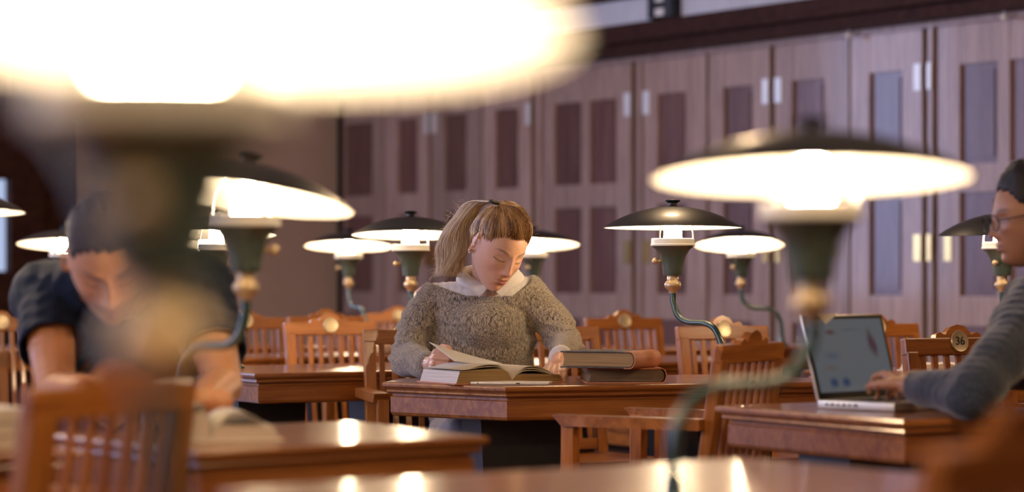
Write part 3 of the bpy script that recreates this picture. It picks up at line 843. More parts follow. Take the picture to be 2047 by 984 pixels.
# ------------------------------------------------------------------ people
def fuse(name, bm, voxel, mat, parent=None, smooth=4, fac=0.5, edit=None, mats=None, disp=None, sub=0):
    me = bpy.data.meshes.new(name + '_raw'); bm.to_mesh(me); bm.free()
    o = bpy.data.objects.new(name + '_raw', me); C.objects.link(o)
    md = o.modifiers.new('r', 'REMESH'); md.mode = 'VOXEL'; md.voxel_size = voxel; md.adaptivity = 0
    if smooth:
        ms = o.modifiers.new('s', 'SMOOTH'); ms.iterations = smooth; ms.factor = fac
    dg = bpy.context.evaluated_depsgraph_get(); dg.update()
    ev = o.evaluated_get(dg)
    me2 = bpy.data.meshes.new_from_object(ev)
    bpy.data.objects.remove(o); bpy.data.meshes.remove(me)
    b2 = bmesh.new(); b2.from_mesh(me2); bpy.data.meshes.remove(me2)
    if disp:
        b2.normal_update()
        mv = [(v, disp(v.co, v.normal)) for v in b2.verts]
        for v, d in mv: v.co += d
    if edit:
        edit(b2)
    return link(name, b2, mat, parent, True, mats)

def smooth_edge(b, it=14):
    for _ in range(it):
        mv = []
        for e in b.verts:
            if e.is_boundary:
                nb = [l.other_vert(e) for l in e.link_edges if l.is_boundary]
                if len(nb) == 2: mv.append((e, (nb[0].co + nb[1].co) * .25 + e.co * .5))
        for v, c in mv: v.co = c
def head_frame(c, yaw, pitch, roll, s=1.0):
    """yaw 0 looks at the camera (-Y world), positive turns towards +X; pitch positive looks down; roll positive leans the crown to +X"""
    f = Vector((0, -1, 0))
    R = Matrix.Rotation(math.radians(yaw), 3, 'Z')             # turning
    base = Matrix(((-1, 0, 0), (0, -1, 0), (0, 0, 1)))         # local +Y -> world -Y
    Rp = Matrix.Rotation(math.radians(-pitch), 3, 'X')         # local: tip forward axis down
    Rr = Matrix.Rotation(math.radians(-roll), 3, 'Y')
    m = R @ base @ Rp @ Rr
    return Matrix.Translation(c) @ m.to_4x4() @ Matrix.Scale(s, 4)
def g2(x, z, cx, cz, sx, sz): return math.exp(-((x - cx) / sx) ** 2 - ((z - cz) / sz) ** 2)
def face_shift(x, z, male=False):
    d = 0
    k = 1.15 if male else 1.0
    d += k * (.006 * g2(x, z, 0, .014, .007, .016) + .011 * g2(x, z, 0, -.006, .0085, .014) + .018 * g2(x, z, 0, -.022, .0105, .0095))
    for s in (-1, 1):
        d += .008 * g2(x, z, s * .0125, -.027, .0065, .0065)
        d -= .0105 * g2(x, z, s * .031, .013, .015, .0105)
        d += .0075 * g2(x, z, s * .032, .0105, .0125, .0070)
        d += (.005 if male else .0035) * g2(x, z, s * .030, .031, .018, .006)
        d += .0045 * g2(x, z, s * .044, -.012, .016, .014)
        d -= .003 * g2(x, z, s * .040, -.050, .014, .02)
    d += .0055 * g2(x, z, 0, -.0500, .018, .0042) + .0070 * g2(x, z, 0, -.0610, .0155, .0048)
    d -= .0035 * g2(x, z, 0, -.0555, .021, .0017)
    d -= .0045 * g2(x, z, 0, -.0730, .018, .006) + .002 * g2(x, z, 0, -.040, .006, .006)
    d += (.010 if male else .007) * g2(x, z, 0, -.094, .018, .013)
    return d
def head_mesh(bm, Mh, male=False, ears=True):
    r = bmesh.ops.create_icosphere(bm, subdivisions=6, radius=1.0)
    for v in r['verts']:
        dx, dy, dz = v.co
        a, b, c = .074, .095, .116
        t = max(0, -dz)
        wx = 1 - (.26 if male else .33) * t ** 1.7
        x = a * dx * wx; y = b * dy; z = c * dz
        if dy < 0: y *= 1 - .42 * t
        y += .040 * t ** 1.5
        if dz > 0: x *= 1 + .04 * math.sin(PI * dz)
        m = max(0, min(1, (dy - .05) / .35)); m = m * m * (3 - 2 * m)
        y += face_shift(x, z, male) * m
        # temples
        x *= 1 - .05 * math.exp(-((z - .02) / .03) ** 2) * max(0, dy)
        v.co = Mh @ Vector((x, y, z))
    if ears:
        for s in (-1, 1):
            Re = Matrix.Rotation(math.radians(-10), 3, 'X') @ Matrix.Rotation(s * math.radians(-22), 3, 'Z')
            for k in range(18):
                a = 2 * PI * k / 18
                p = Vector((s * (.076 + .003 * math.cos(a)), -.006, -.004)) + Re @ Vector((0, .017 * math.cos(a), .032 * math.sin(a) * (1 if a < PI else .95)))
                ball(bm, Mh @ p, .0048 * Mh.to_scale()[0], sub=1)
            ball(bm, (0, 0, 0), (.004, .010, .020), Mh @ Matrix.Translation((s * .0735, -.004, -.004)) @ Re.to_4x4(), 2)
            ball(bm, Mh @ Vector((s * .073, -.001, -.030)), .0055 * Mh.to_scale()[0], sub=2)
def hand_mesh(bm, wrist, fwd, down, side, curls, spread=.12, thumb=(.5, .5), s=1.0, thumb_out=.6):
    """fwd: towards the fingers; down: palm side; side=+1 puts the thumb on the +x of (fwd x down) frame"""
    f = Vector(fwd).normalized(); dn = Vector(down); dn = (dn - f * dn.dot(f)).normalized(); x = f.cross(dn) * side
    w = Vector(wrist)
    def q(a, b, c): return w + (x * a + f * b + dn * c) * s
    # palm
    for i in range(4):
        xa = (.026, .009, -.009, -.025)[i]
        limb(bm, [q(xa * .55, .004, 0), q(xa, .080 - (.0, .002, .006, .012)[i] * -1 - .012 * (i == 3), .002)], [.0150 * s, .0115 * s])
    ball(bm, q(.018, .035, .008), .019 * s); ball(bm, q(-.018, .035, .006), .017 * s)
    L = [(.040, .024, .020), (.044, .027, .021), (.041, .025, .020), (.032, .019, .018)]
    for i in range(4):
        xa = (.027, .009, -.009, -.026)[i]
        base = q(xa, .086 - (0, -.003, 0, .010)[i], .001); ang = 0; d0 = f; p = base; pts = [p]
        sp = (1.0, .3, -.35, -1.0)[i] * spread
        for k in range(3):
            ang += curls[i][k]
            d = (f * math.cos(ang) + dn * math.sin(ang) + x * sp * math.cos(ang)).normalized()
            p = p + d * L[i][k] * s; pts.append(p)
        limb(bm, pts, [r * s * (.90 if i == 3 else 1) for r in (.0098, .0088, .0080, .0070)])
    # thumb from the side of the palm near its base
    b = q(.026, .022, .006)
    d1 = (x * thumb_out + f * .8 + dn * .35).normalized(); p1 = b + d1 * .040 * s
    d2 = (x * (thumb_out - thumb[0]) + f * 1.0 + dn * (.30 + thumb[0] * .5)).normalized(); p2 = p1 + d2 * .030 * s
    d3 = (x * (thumb_out - thumb[0] - thumb[1]) + f * .9 + dn * (.25 + thumb[1] * .4)).normalized(); p3 = p2 + d3 * .024 * s
    limb(bm, [q(.014, .012, .004), b, p1, p2, p3], [.015 * s, .0145 * s, .0115 * s, .0098 * s, .0080 * s])
    limb(bm, [w - f * .03 * s, w, q(0, .02, .002)], [.025 * s, .0235 * s, .024 * s])

def skin_mat(name, base, lip, brow, flush):
    m, nt, b = nmat(name)
    at = nt.nodes.new('ShaderNodeVertexColor'); at.layer_name = 'feat'
    sep = nt.nodes.new('ShaderNodeSeparateColor'); nt.links.new(at.outputs['Color'], sep.inputs[0])
    tc = nt.nodes.new('ShaderNodeTexCoord'); nz = nt.nodes.new('ShaderNodeTexNoise'); nz.inputs['Scale'].default_value = 60; nt.links.new(tc.outputs['Object'], nz.inputs['Vector'])
    rp = nt.nodes.new('ShaderNodeValToRGB'); rp.color_ramp.elements[0].color = tuple(c * .90 for c in base) + (1,); rp.color_ramp.elements[1].color = tuple(min(1, c * 1.08) for c in base) + (1,)
    nt.links.new(nz.outputs['Fac'], rp.inputs[0]); cur = rp.outputs[0]
    for i, col in enumerate((lip, brow, flush)):
        mx = nt.nodes.new('ShaderNodeMixRGB'); nt.links.new(sep.outputs[i], mx.inputs[0]); nt.links.new(cur, mx.inputs[1]); mx.inputs[2].default_value = col + (1,); cur = mx.outputs[0]
    nt.links.new(cur, b.inputs['Base Color'])
    b.inputs['Roughness'].default_value = .42; b.inputs['Subsurface Weight'].default_value = .25; b.inputs['Subsurface Radius'].default_value = (1, .3, .15); b.inputs['Subsurface Scale'].default_value = .008
    bp = nt.nodes.new('ShaderNodeBump'); bp.inputs['Strength'].default_value = .15; bp.inputs['Distance'].default_value = .0006
    n2 = nt.nodes.new('ShaderNodeTexNoise'); n2.inputs['Scale'].default_value = 700; nt.links.new(tc.outputs['Object'], n2.inputs['Vector'])
    nt.links.new(n2.outputs['Fac'], bp.inputs['Height']); nt.links.new(bp.outputs['Normal'], b.inputs['Normal'])
    return m
def paint_face(o, Mh, beard=0.0, stubble_col=False):
    """own colours of lips, brows, lashes, cheeks as a colour attribute"""
    me = o.data; ca = me.color_attributes.new('feat', 'FLOAT_COLOR', 'POINT'); Mi = Mh.inverted()
    out = np.zeros((len(me.vertices), 4), np.float32); out[:, 3] = 1
    for i, v in enumerate(me.vertices):
        p = Mi @ v.co
        x, y, z = p
        if y < .02 or abs(x) > .08 or z < -.13 or z > .12: continue
        lip = max(g2(x, z, 0, -.0505, .0215, .0044), g2(x, z, 0, -.0605, .018, .0052)); lip = min(1, max(0, (lip - .35) * 3))
        br = 0
        for s in (-1, 1):
            xx = abs(x) if x * s > 0 else 9
            zc = .0305 + .0050 * math.sin(PI * min(1, max(0, (xx - .012) / .042)))
            if .012 < xx < .054: br = max(br, math.exp(-((z - zc) / .0030) ** 2) * min(1, (xx - .012) / .006) * min(1, (.054 - xx) / .016) * .85)
            # lowered lashes: curved line under the lid
            zl = .0040 + .0032 * ((xx - .032) / .014) ** 2
            if .017 < xx < .048: br = max(br, math.exp(-((z - zl) / .0016) ** 2) * .95)
            zc2 = .0165 - .003 * ((xx - .032) / .014) ** 2
            if .019 < xx < .046: br = max(br, math.exp(-((z - zc2) / .0010) ** 2) * .35)
        if z > -.058 and z < -.053 and abs(x) < .023: br = max(br, .22 * math.exp(-((z + .0555) / .0012) ** 2))
        if beard:
            bz = min(1, max(0, (-.030 - z) / .012)); bmask = bz * (1 - .7 * math.exp(-(x / .016) ** 2) * (z > -.047)) 
            br = max(br, beard * bmask * (1 - lip * .7))
        fl = .35 * (g2(x, z, .042, -.018, .02, .016) + g2(x, z, -.042, -.018, .02, .016) + g2(x, z, 0, -.022, .012, .012))
        out[i, 0] = lip * .85; out[i, 1] = br; out[i, 2] = min(1, fl)
    ca.data.foreach_set('color', out.ravel())

def hair_mat(name, dark, light, rough=.38):
    m, nt, b = nmat(name)
    at = nt.nodes.new('ShaderNodeVertexColor'); at.layer_name = 'tone'
    rp = nt.nodes.new('ShaderNodeValToRGB'); rp.color_ramp.elements[0].position = .0; rp.color_ramp.elements[1].position = 1
    rp.color_ramp.elements[0].color = dark + (1,); rp.color_ramp.elements[1].color = light + (1,)
    nt.links.new(at.outputs['Color'], rp.inputs[0]); nt.links.new(rp.outputs[0], b.inputs['Base Color'])
    b.inputs['Roughness'].default_value = rough; b.inputs['Specular IOR Level'].default_value = .7
    return m
def strands(name, paths, radii, mat, parent, tone=None):
    """all strands of a head of hair as one mesh of thin three-sided ribbons, each with its own tone"""
    bm = bmesh.new(); ly = bm.verts.layers.float_color.new('tone')
    for i, (pts, r) in enumerate(zip(paths, radii)):
        rs = [r * (.45 + .55 * min(1, i / 2) if i < len(pts) * .6 else max(.25, 1 - (i - len(pts) * .6) / (len(pts) * .45))) for i in range(len(pts))]
        t = tone(pts[0]) if tone else random.random()
        t = min(1, max(0, t))
        for ring in tube(bm, pts, rs, 3):
            for v in ring: v[ly] = (t, t, t, 1)
    return link(name, bm, mat, parent, True)
def knit_mat(name, dark, light, scale=(420, 420, 150), rib=0, bump=.6, sheen=.5):
    m, nt, b = nmat(name)
    tc = nt.nodes.new('ShaderNodeTexCoord'); mp = nt.nodes.new('ShaderNodeMapping'); mp.inputs['Scale'].default_value = scale
    nt.links.new(tc.outputs['Object'], mp.inputs['Vector'])
    n = nt.nodes.new('ShaderNodeTexNoise'); n.inputs['Scale'].default_value = 1.0; n.inputs['Detail'].default_value = 3; nt.links.new(mp.outputs[0], n.inputs['Vector'])
    rp = nt.nodes.new('ShaderNodeValToRGB'); rp.color_ramp.elements[0].position = .38; rp.color_ramp.elements[1].position = .62
    rp.color_ramp.elements[0].color = dark + (1,); rp.color_ramp.elements[1].color = light + (1,)
    nt.links.new(n.outputs['Fac'], rp.inputs[0]); nt.links.new(rp.outputs[0], b.inputs['Base Color'])
    b.inputs['Roughness'].default_value = .9; b.inputs['Sheen Weight'].default_value = sheen; b.inputs['Sheen Roughness'].default_value = .4
    bp = nt.nodes.new('ShaderNodeBump'); bp.inputs['Strength'].default_value = bump; bp.inputs['Distance'].default_value = .004
    nt.links.new(n.outputs['Fac'], bp.inputs['Height']); nt.links.new(bp.outputs['Normal'], b.inputs['Normal'])
    return m
def folds(amp, sc=(14, 14, 22), seed=0.0, amp2=0.0):
    def f(co, n):
        a = noise.noise(Vector((co.x * sc[0] + seed, co.y * sc[1], co.z * sc[2])))
        b = noise.noise(Vector((co.x * 45 + seed, co.y * 45, co.z * 60))) * amp2
        return n * (a * amp + b)
    return f

SK1 = skin_mat('fair_skin', (.76, .44, .30), (.50, .15, .12), (.12, .06, .035), (.66, .28, .19))
SK2 = skin_mat('tanned_skin', (.70, .35, .19), (.45, .16, .12), (.10, .05, .03), (.60, .25, .16))
SK3 = skin_mat('warm_brown_skin', (.44, .22, .13), (.34, .11, .09), (.03, .016, .012), (.44, .18, .11))

# ---- the reading woman
HW = P3(995, 492, 7.60)
WM = thing('person', 'woman in grey knit sweater and white collar, ponytail, reading and turning a page', 'person', (-.09, 7.93, 0))
def ch(o, par=None):
    par = par or WM
    o.parent = par; o.matrix_parent_inverse = Matrix.Translation(par.location).inverted(); return o
Mh = head_frame(HW, 27, 37, 9, 1.10)
shR = P3(852, 597, 7.92); shL = P3(1068, 585, 7.90)          # picture-left and picture-right shoulder
elR = P3(812, 719, 7.84); elL = P3(1134, 695, 7.84)
haR = P3(866, 729, 7.50); haL = P3(1118, 725, 7.46)
nk = P3(978, 590, 7.86)
bm = bmesh.new()
head_mesh(bm, Mh)
limb(bm, [nk + Vector((0, .02, -.05)), nk + Vector((0, .005, .03)), Mh @ Vector((0, -.02, -.05))], [.062, .056, .056])
limb(bm, [P3(968, 640, 7.93), P3(960, 730, 7.95), Vector((-.10, 8.0, .55))], [.10, .10, .12])
limb(bm, [shR, elR, haR], [.038, .030, .026]); limb(bm, [shL, elL, haL], [.038, .030, .026])
limb(bm, [shR, P3(960, 610, 7.9), shL], [.045, .08, .045])
# legs under the desk
limb(bm, [(-.19, 7.98, .55), (-.17, 7.62, .56), (-.17, 7.58, .09)], [.085, .06, .042]); limb(bm, [(0, 7.98, .55), (.03, 7.66, .56), (.03, 7.62, .09)], [.085, .06, .042])
# picture-left hand: a loose fist gripping the page, knuckles towards the lamp light
hand_mesh(bm, haR + Vector((.0, -.01, .004)), (.06, -.93, .12), (1, .05, -.15), 1, [(1.15, 1.25, .8), (1.2, 1.3, .8), (1.25, 1.3, .8), (1.3, 1.3, .8)], .02, (.6, .5), 1.05, .5)
# picture-right hand: flat on the page
hand_mesh(bm, haL + Vector((-.004, -.01, .0)), (-.12, -.9, -.30), (0, -.2, -1), -1, [(.25, .35, .2), (.22, .35, .2), (.25, .35, .2), (.3, .35, .2)], .10, (.2, .2), 1.0, .5)
body = ch(fuse('body', bm, .0025, SK1, smooth=2, fac=.4)); paint_face(body, Mh)

# sweater
bm = bmesh.new()
tc_ = P3(966, 640, 7.93)
ball(bm, P3(966, 628, 7.93), (.185, .125, .115)); ball(bm, P3(966, 680, 7.93), (.178, .130, .16)); ball(bm, P3(965, 740, 7.95), (.176, .135, .17))
ball(bm, Vector((-.10, 7.98, .62)), (.180, .15, .12)); ball(bm, P3(972, 648, 7.885), (.135, .118, .115))
limb(bm, [shR + Vector((.02, 0, -.01)), P3(826, 665, 7.90), elR], [.068, .064, .060])
limb(bm, [elR + Vector((0, 0, 0)), elR.lerp(haR, .45), elR.lerp(haR, .80)], [.058, .052, .044])
limb(bm, [shL + Vector((-.02, 0, -.01)), P3(1107, 648, 7.88), elL], [.070, .066, .060])
limb(bm, [elL, elL.lerp(haL, .4), elL.lerp(haL, .70)], [.058, .052, .046])
limb(bm, [shR + Vector((.03, 0, .0)), nk + Vector((-.06, .0, -.012))], [.066, .052]); limb(bm, [shL + Vector((-.03, 0, .0)), nk + Vector((.07, .0, -.010))], [.066, .054])
def cut_neck(b):
    dead = []
    for v in b.verts:
        x, y, z = v.co
        if -.30 < x < .06 and z > 1.020 + .36 * max(0, -.15 - x) + .8 * max(0, x - .005) and y < 7.98: dead.append(v)
    bmesh.ops.delete(b, geom=dead, context='VERTS'); smooth_edge(b, 30)
M['knit'] = knit_mat('grey_beige_knit', (.045, .034, .026), (.60, .51, .40), (460, 460, 62), bump=1.0)
def sw_disp(co, n):
    base = folds(.010, (9, 9, 16), 3.1, .0015)(co, n)
    # gathers at the bent sleeves
    for e in (elR, elL):
        d = (co - e).length
        if d < .16: base += n * .006 * math.sin(co.z * 170 + co.x * 60) * (1 - d / .16)
    return base
sweater = ch(fuse('sweater', bm, .005, M['knit'], smooth=6, edit=cut_neck, disp=sw_disp))
md = sweater.modifiers.new('thick', 'SOLIDIFY'); md.thickness = .004; md.offset = -1
# ribbed cuffs and neckline roll
# white shirt below with collar leaves
bm = bmesh.new()
limb(bm, [shR + Vector((.03, 0, .004)), nk + Vector((-.05, .01, -.006)), nk + Vector((.05, .01, -.006)), shL + Vector((-.03, 0, .004))], [.050, .058, .058, .050])
limb(bm, [(-.07, 7.92, .97), (-.07, 7.88, 1.01)], [.060, .056])
def cut_shirt(b):
    dead = [v for v in b.verts if v.co.z > 1.045 + .30 * max(0, v.co.y - 7.74) and ((v.co.x + .07) / .08) ** 2 + ((v.co.y - 7.80) / .085) ** 2 < 1]
    bmesh.ops.delete(b, geom=dead, context='VERTS'); smooth_edge(b)
M['shirt'] = sim('white_shirt_cotton', (.74, .70, .66), .8, var=.04, scale=90, bump=.2, sheen=.1)
ch(fuse('shirt', bm, .004, M['shirt'], smooth=5, edit=cut_shirt, ))
def collar():
    bm = bmesh.new(); c = Vector((-.070, 7.80, 0))
    for sd in (-1, 1):
        grid = []
        for i in range(33):
            th = math.radians(4 + 176 * i / 32); row = []
            a = min(1, th / (PI / 2)); zr = 1.048 + .058 * a ** .9 + .012 * max(0, th - PI / 2)
            rx, ry = .086, .084
            base = c + Vector((sd * rx * math.sin(th), -ry * math.cos(th), zr)); nrm = Vector((sd * math.sin(th), -math.cos(th), 0))
            d = math.degrees(th)
            dn = (.004 + .046 * (d - 4) / 16) if d < 20 else max(.034, .050 - .016 * (d - 20) / 22)
            ow = .012 + .014 * min(1, d / 60)
            for k in range(7):
                t = k / 6
                q = base + nrm * (ow * math.sin(t * PI / 2) - .004 * (1 - t)) + Vector((0, 0, .006 * math.sin(min(1, t * 3) * PI) - dn * t ** 1.3))
                row.append(bm.verts.new(q))
            # collar stand inside
            row.insert(0, bm.verts.new(base - nrm * .012 - Vector((0, 0, .03))))
            grid.append(row)
        for r0, r1 in zip(grid, grid[1:]):
            for k in range(7): bm.faces.new((r0[k], r0[k + 1], r1[k + 1], r1[k]))
    bmesh.ops.recalc_face_normals(bm, faces=bm.faces)
    o = link('collar', bm, M['shirt'], None, True); md = o.modifiers.new('t', 'SOLIDIFY'); md.thickness = .0025
    return ch(o)
collar()
# cuffs of the shirt peeping out
bm = bmesh.new(); q0 = elL.lerp(haL, .70); q1 = elL.lerp(haL, .82); tube(bm, [q0, q1], [.042, .040], 20); ch(link('cuff', bm, M['shirt'], None, True))
# trousers and pale hem
M['trs'] = sim('pale_trousers', (.40, .36, .34), .85, var=.1, scale=30, bump=.2)
bm = bmesh.new(); ball(bm, (-.09, 8.0, .54), (.20, .17, .12))
limb(bm, [(-.19, 7.98, .56), (-.17, 7.62, .57), (-.17, 7.58, .14)], [.098, .076, .055]); limb(bm, [(0.0, 7.98, .56), (.03, 7.66, .57), (.03, 7.62, .14)], [.098, .076, .055])
ch(fuse('trousers', bm, .008, M['trs'], smooth=5, disp=folds(.008, (12, 12, 12), 5)))
for x, y in ((-.17, 7.53), (.03, 7.57)):
    bm = bmesh.new(); ball(bm, (x, y, .055), (.048, .13, .055)); ball(bm, (x, y + .04, .09), (.045, .06, .07)); 
    ch(fuse('shoe', bm, .006, M['rubber'], smooth=3, edit=lambda b: [setattr(v.co, 'z', max(.002, v.co.z)) for v in b.verts]))
# ring and earring
bm = bmesh.new(); 
def torus(bm, c, nrm, R, r, a=20, b=8):
    nrm = Vector(nrm).normalized(); u = nrm.orthogonal().normalized(); v = nrm.cross(u)
    pts = [Vector(c) + u * R * math.cos(2 * PI * i / a) + v * R * math.sin(2 * PI * i / a) for i in range(a + 1)]
    tube(bm, pts, r, b)
bm = bmesh.new(); ball(bm, Mh @ Vector((.078, -.002, -.036)), .0035); ch(link('earring', bm, M['steel'], None, True))

# hair: a fitted cap below many combed-back strands, and a wavy ponytail
M['hair'] = hair_mat('blonde_hair', (.20, .085, .028), (.86, .54, .23), .33)
M['hair_backlit'] = hair_mat('backlit_blonde_hair', (.60, .40, .22), (1.0, .86, .62), .38)  # paler blonde for the ponytail: its backlight is put into the colour
KN = Vector((.054, -.040, .122))         # the knot on the crown, in head space
def skull(x_, y_, z_, lift):
    """direction in head space -> point on the hair surface"""
    d = Vector((x_, y_, z_)).normalized()
    p = Vector(((.0775 + lift) * d.x, (.100 + lift) * d.y, (.121 + lift) * d.z))
    if d.z < 0: p.x *= 1 - .28 * (-d.z) ** 1.7; p.y *= (1 - .40 * -d.z) if d.y < 0 else 1
    return p
def hairline(phi):
    """phi 0 = front, pi = nape: elevation of the hair edge"""
    a = abs(phi)
    pts = [(0, .70), (.45, .69), (.85, .53), (1.12, .28), (1.38, .24), (1.60, .24), (1.80, .05), (2.1, -.36), (2.6, -.58), (3.15, -.60)]
    for (a0, e0), (a1, e1) in zip(pts, pts[1:]):
        if a0 <= a <= a1: return e0 + (e1 - e0) * (a - a0) / (a1 - a0)
    return -.6
bm = bmesh.new(); r = bmesh.ops.create_icosphere(bm, subdivisions=5, radius=1.0)
dead = []
for v in r['verts']:
    d = v.co.copy(); phi = math.atan2(d.x, d.y); el = math.asin(max(-1, min(1, d.z)))
    if el < hairline(phi) + .20: dead.append(v)
    v.co = Mh @ skull(d.x, d.y, d.z, .0015)
bmesh.ops.delete(bm, geom=dead, context='VERTS')
cap = ch(link('hair_base', bm, M['hair'], None, True)); md = cap.modifiers.new('t', 'SOLIDIFY'); md.thickness = .003; md.offset = -1
random.seed(11)
paths = []; rad = []
for i in range(4200):
    phi = random.uniform(-PI, PI); el = hairline(phi) - .03 + abs(random.gauss(0, .07)) + random.random() ** 1.6 * (1.15 - hairline(phi)) * .9
    s0 = Vector((math.sin(phi) * math.cos(el), math.cos(phi) * math.cos(el), math.sin(el)))
    kd = KN.normalized(); lf = random.uniform(.001, .0075)
    wob = random.uniform(-.05, .05); pts = []
    n = 10
    for k in range(n + 1):
        t = k / n
        d = s0.lerp(kd, t).normalized()
        side = s0.cross(kd).normalized() if s0.cross(kd).length > .01 else Vector((1, 0, 0))
        d = (d + side * wob * math.sin(PI * t) + Vector((0, 0, .05 * math.sin(PI * t)))).normalized()
        # a gentle puff above the forehead and crown
        lift = -.0035 + (lf + .0035) * min(1, t * 3.5) + .010 * math.sin(PI * min(1, t * 1.1)) * max(0, d.z)
        p = skull(d.x, d.y, d.z, lift + .001)
        if t > .75: p = p.lerp(KN + Vector((0, 0, .0)), (t - .75) / .25 * .92)
        pts.append(Mh @ p)
    paths.append(pts); rad.append(random.uniform(.0007, .0013))
# fly-aways
for i in range(150):
    phi = random.uniform(-PI, PI); el = random.uniform(.2, 1.4)
    d = Vector((math.sin(phi) * math.cos(el), math.cos(phi) * math.cos(el), math.sin(el)))
    p0 = skull(d.x, d.y, d.z, .006); tt = Vector((random.gauss(0, 1), random.gauss(0, 1), random.gauss(0, 1))).normalized()
    pts = [Mh @ (p0 + d * (.022 * t) * random.uniform(.4, 1.0) + tt * .016 * math.sin(t * 2.5)) for t in (0, .3, .6, .85, 1)]
    paths.append(pts); rad.append(.00035)
def lock_tone(p): return .42 + .9 * noise.noise((Mh.inverted() @ p) * 75) + random.uniform(-.28, .28)
ch(strands('hair', paths, rad, M['hair'], None, lock_tone))
# ponytail guide in the picture: knot -> arch -> fall to the shoulder
guide = catmull([Mh @ KN, P3(950, 408, 7.64), P3(926, 440, 7.69), P3(912, 482, 7.72), P3(902, 522, 7.72), P3(892, 562, 7.72)], 5)
paths = []; rad = []
for i in range(2300):
    a = random.uniform(0, 2 * PI); rr = random.random() ** .5
    ox, oy = math.cos(a) * rr, math.sin(a) * rr; ph = random.uniform(-.6, .6) + ox * 2.0; cut = 1 - .32 * random.random() ** 1.5
    wv = random.uniform(.5, 1.5); pts = []
    n = len(guide)
    for k, g in enumerate(guide):
        t = k / (n - 1)
        if t > cut: break
        wd = .010 + .044 * math.sin(min(1, t * 1.25) * PI / 2) ** 1.1
        if t > .85: wd *= 1 - (t - .85) * 1.2
        x = g.x + ox * wd + (.011 * wv * math.sin(t * 12 + ph * 1.3 + oy) - .012 * max(0, t - .6) * (1 + ox)) * t
        y = g.y + oy * wd * .8 + .004 * math.cos(t * 9 + ph) * t
        z = g.z + (-.2 * ox) * wd * (1 - t) + .003 * math.sin(t * 15 + ph)
        pts.append(Vector((x, y, z)))
    if len(pts) > 3: paths.append(pts); rad.append(random.uniform(.0006, .0011))
for i in range(330):    # stray ends
    k = random.randrange(3, len(guide) - 1); g = guide[k]; t = k / len(guide)
    p = g + Vector((random.uniform(-.052, .02), random.uniform(-.03, .03), 0)); pts = [p]; d = Vector((random.uniform(-1, .1), random.gauss(0, .4), random.uniform(-.6, .4))).normalized()
    for j in range(5): d = (d + Vector((0, 0, random.uniform(-.5, .3)))).normalized(); p = p + d * .005; pts.append(p)
    paths.append(pts); rad.append(.00038)
ch(strands('ponytail', paths, rad, M['hair_backlit'], None))
bm = bmesh.new(); torus(bm, Mh @ (KN * .985), (Mh.to_3x3() @ Vector((0, -.3, 1))), .014, .0045); ch(link('hair_tie', bm, M['rubber'], None, True))

# ---- the man in the dark t-shirt
MN = thing('person', 'man in dark t-shirt leaning on his forearms, head bowed, behind the blurred lamp', 'person', (-.93, 5.68, 0))
HM = P3(215, 512, 5.12)
Mm = head_frame(HM, 12, 46, -6, 1.12)
sR = P3(92, 590, 5.60); sL = P3(402, 572, 5.60); eR = P3(112, 782, 5.36); eL = P3(446, 772, 5.36)
hR = Vector((-.79, 5.10, .815)); hL = P3(412, 800, 5.04)
nm = P3(240, 560, 5.50)
bm = bmesh.new(); head_mesh(bm, Mm, True)
limb(bm, [nm + Vector((0, .06, -.04)), Mm @ Vector((0, -.03, -.05))], [.068, .064])
limb(bm, [sR, sR.lerp(eR, .5), eR, eR.lerp(hR, .35), hR], [.062, .056, .045, .046, .030]); limb(bm, [sL, sL.lerp(eL, .5), eL, eL.lerp(hL, .35), hL], [.062, .056, .045, .046, .030])
limb(bm, [sR, P3(245, 590, 5.62), sL], [.06, .10, .06]); limb(bm, [P3(245, 620, 5.62), (-.93, 5.72, .60)], [.12, .12])
hand_mesh(bm, hL, (-.85, -.35, .10), (.25, .2, -1), -1, [(.5, .7, .4), (.6, .8, .4), (.7, .8, .4), (.8, .8, .4)], .10, (.4, .3), 1.1, .6)
hand_mesh(bm, hR, (.95, -.35, -.05), (0, -.2, -1), -1, [(.3, .5, .3)] * 4, .08, (.3, .3), 1.1, .5)
limb(bm, [(-1.03, 5.75, .55), (-1.05, 5.35, .58), (-1.05, 5.45, .09)], [.09, .065, .045]); limb(bm, [(-.83, 5.75, .55), (-.80, 5.42, .56), (-.80, 5.48, .09)], [.09, .065, .045])
bmn = ch(fuse('body', bm, .0035, SK2, smooth=2, fac=.4), MN); paint_face(bmn, Mm, .55)
bm = bmesh.new()
ball(bm, P3(245, 610, 5.63), (.205, .14, .14)); ball(bm, P3(245, 690, 5.66), (.19, .15, .20)); ball(bm, Vector((-.93, 5.72, .70)), (.185, .15, .20))
limb(bm, [sR + Vector((.02, 0, 0)), sR.lerp(eR, .50)], [.090, .080]); limb(bm, [sL + Vector((-.02, 0, 0)), sL.lerp(eL, .62)], [.090, .078])
limb(bm, [sR, nm + Vector((-.07, .03, -.03)), nm + Vector((.06, .03, -.03)), sL], [.088, .075, .075, .088])
ncm = nm + Vector((0, -.02, .0))
def cut_m(b):
    dead = [v for v in b.verts if ((v.co.x - ncm.x) / .085) ** 2 + ((v.co.y - ncm.y) / .12) ** 2 < 1 and v.co.z > ncm.z - .05]
    for s_, e_ in ((sR, eR), (sL, eL)):
        ax = (e_ - s_).normalized(); lim = (e_ - s_).length * (.56 if s_ is sR else .68)
        dead += [v for v in b.verts if (v.co - s_).dot(ax) > lim and (v.co - s_ - ax * (v.co - s_).dot(ax)).length < .10]
    bmesh.ops.delete(b, geom=list(set(dead)), context='VERTS'); smooth_edge(b)
M['navy'] = sim('navy_cotton', (.010, .018, .042), .85, var=.2, scale=60, bump=.1, sheen=.05)
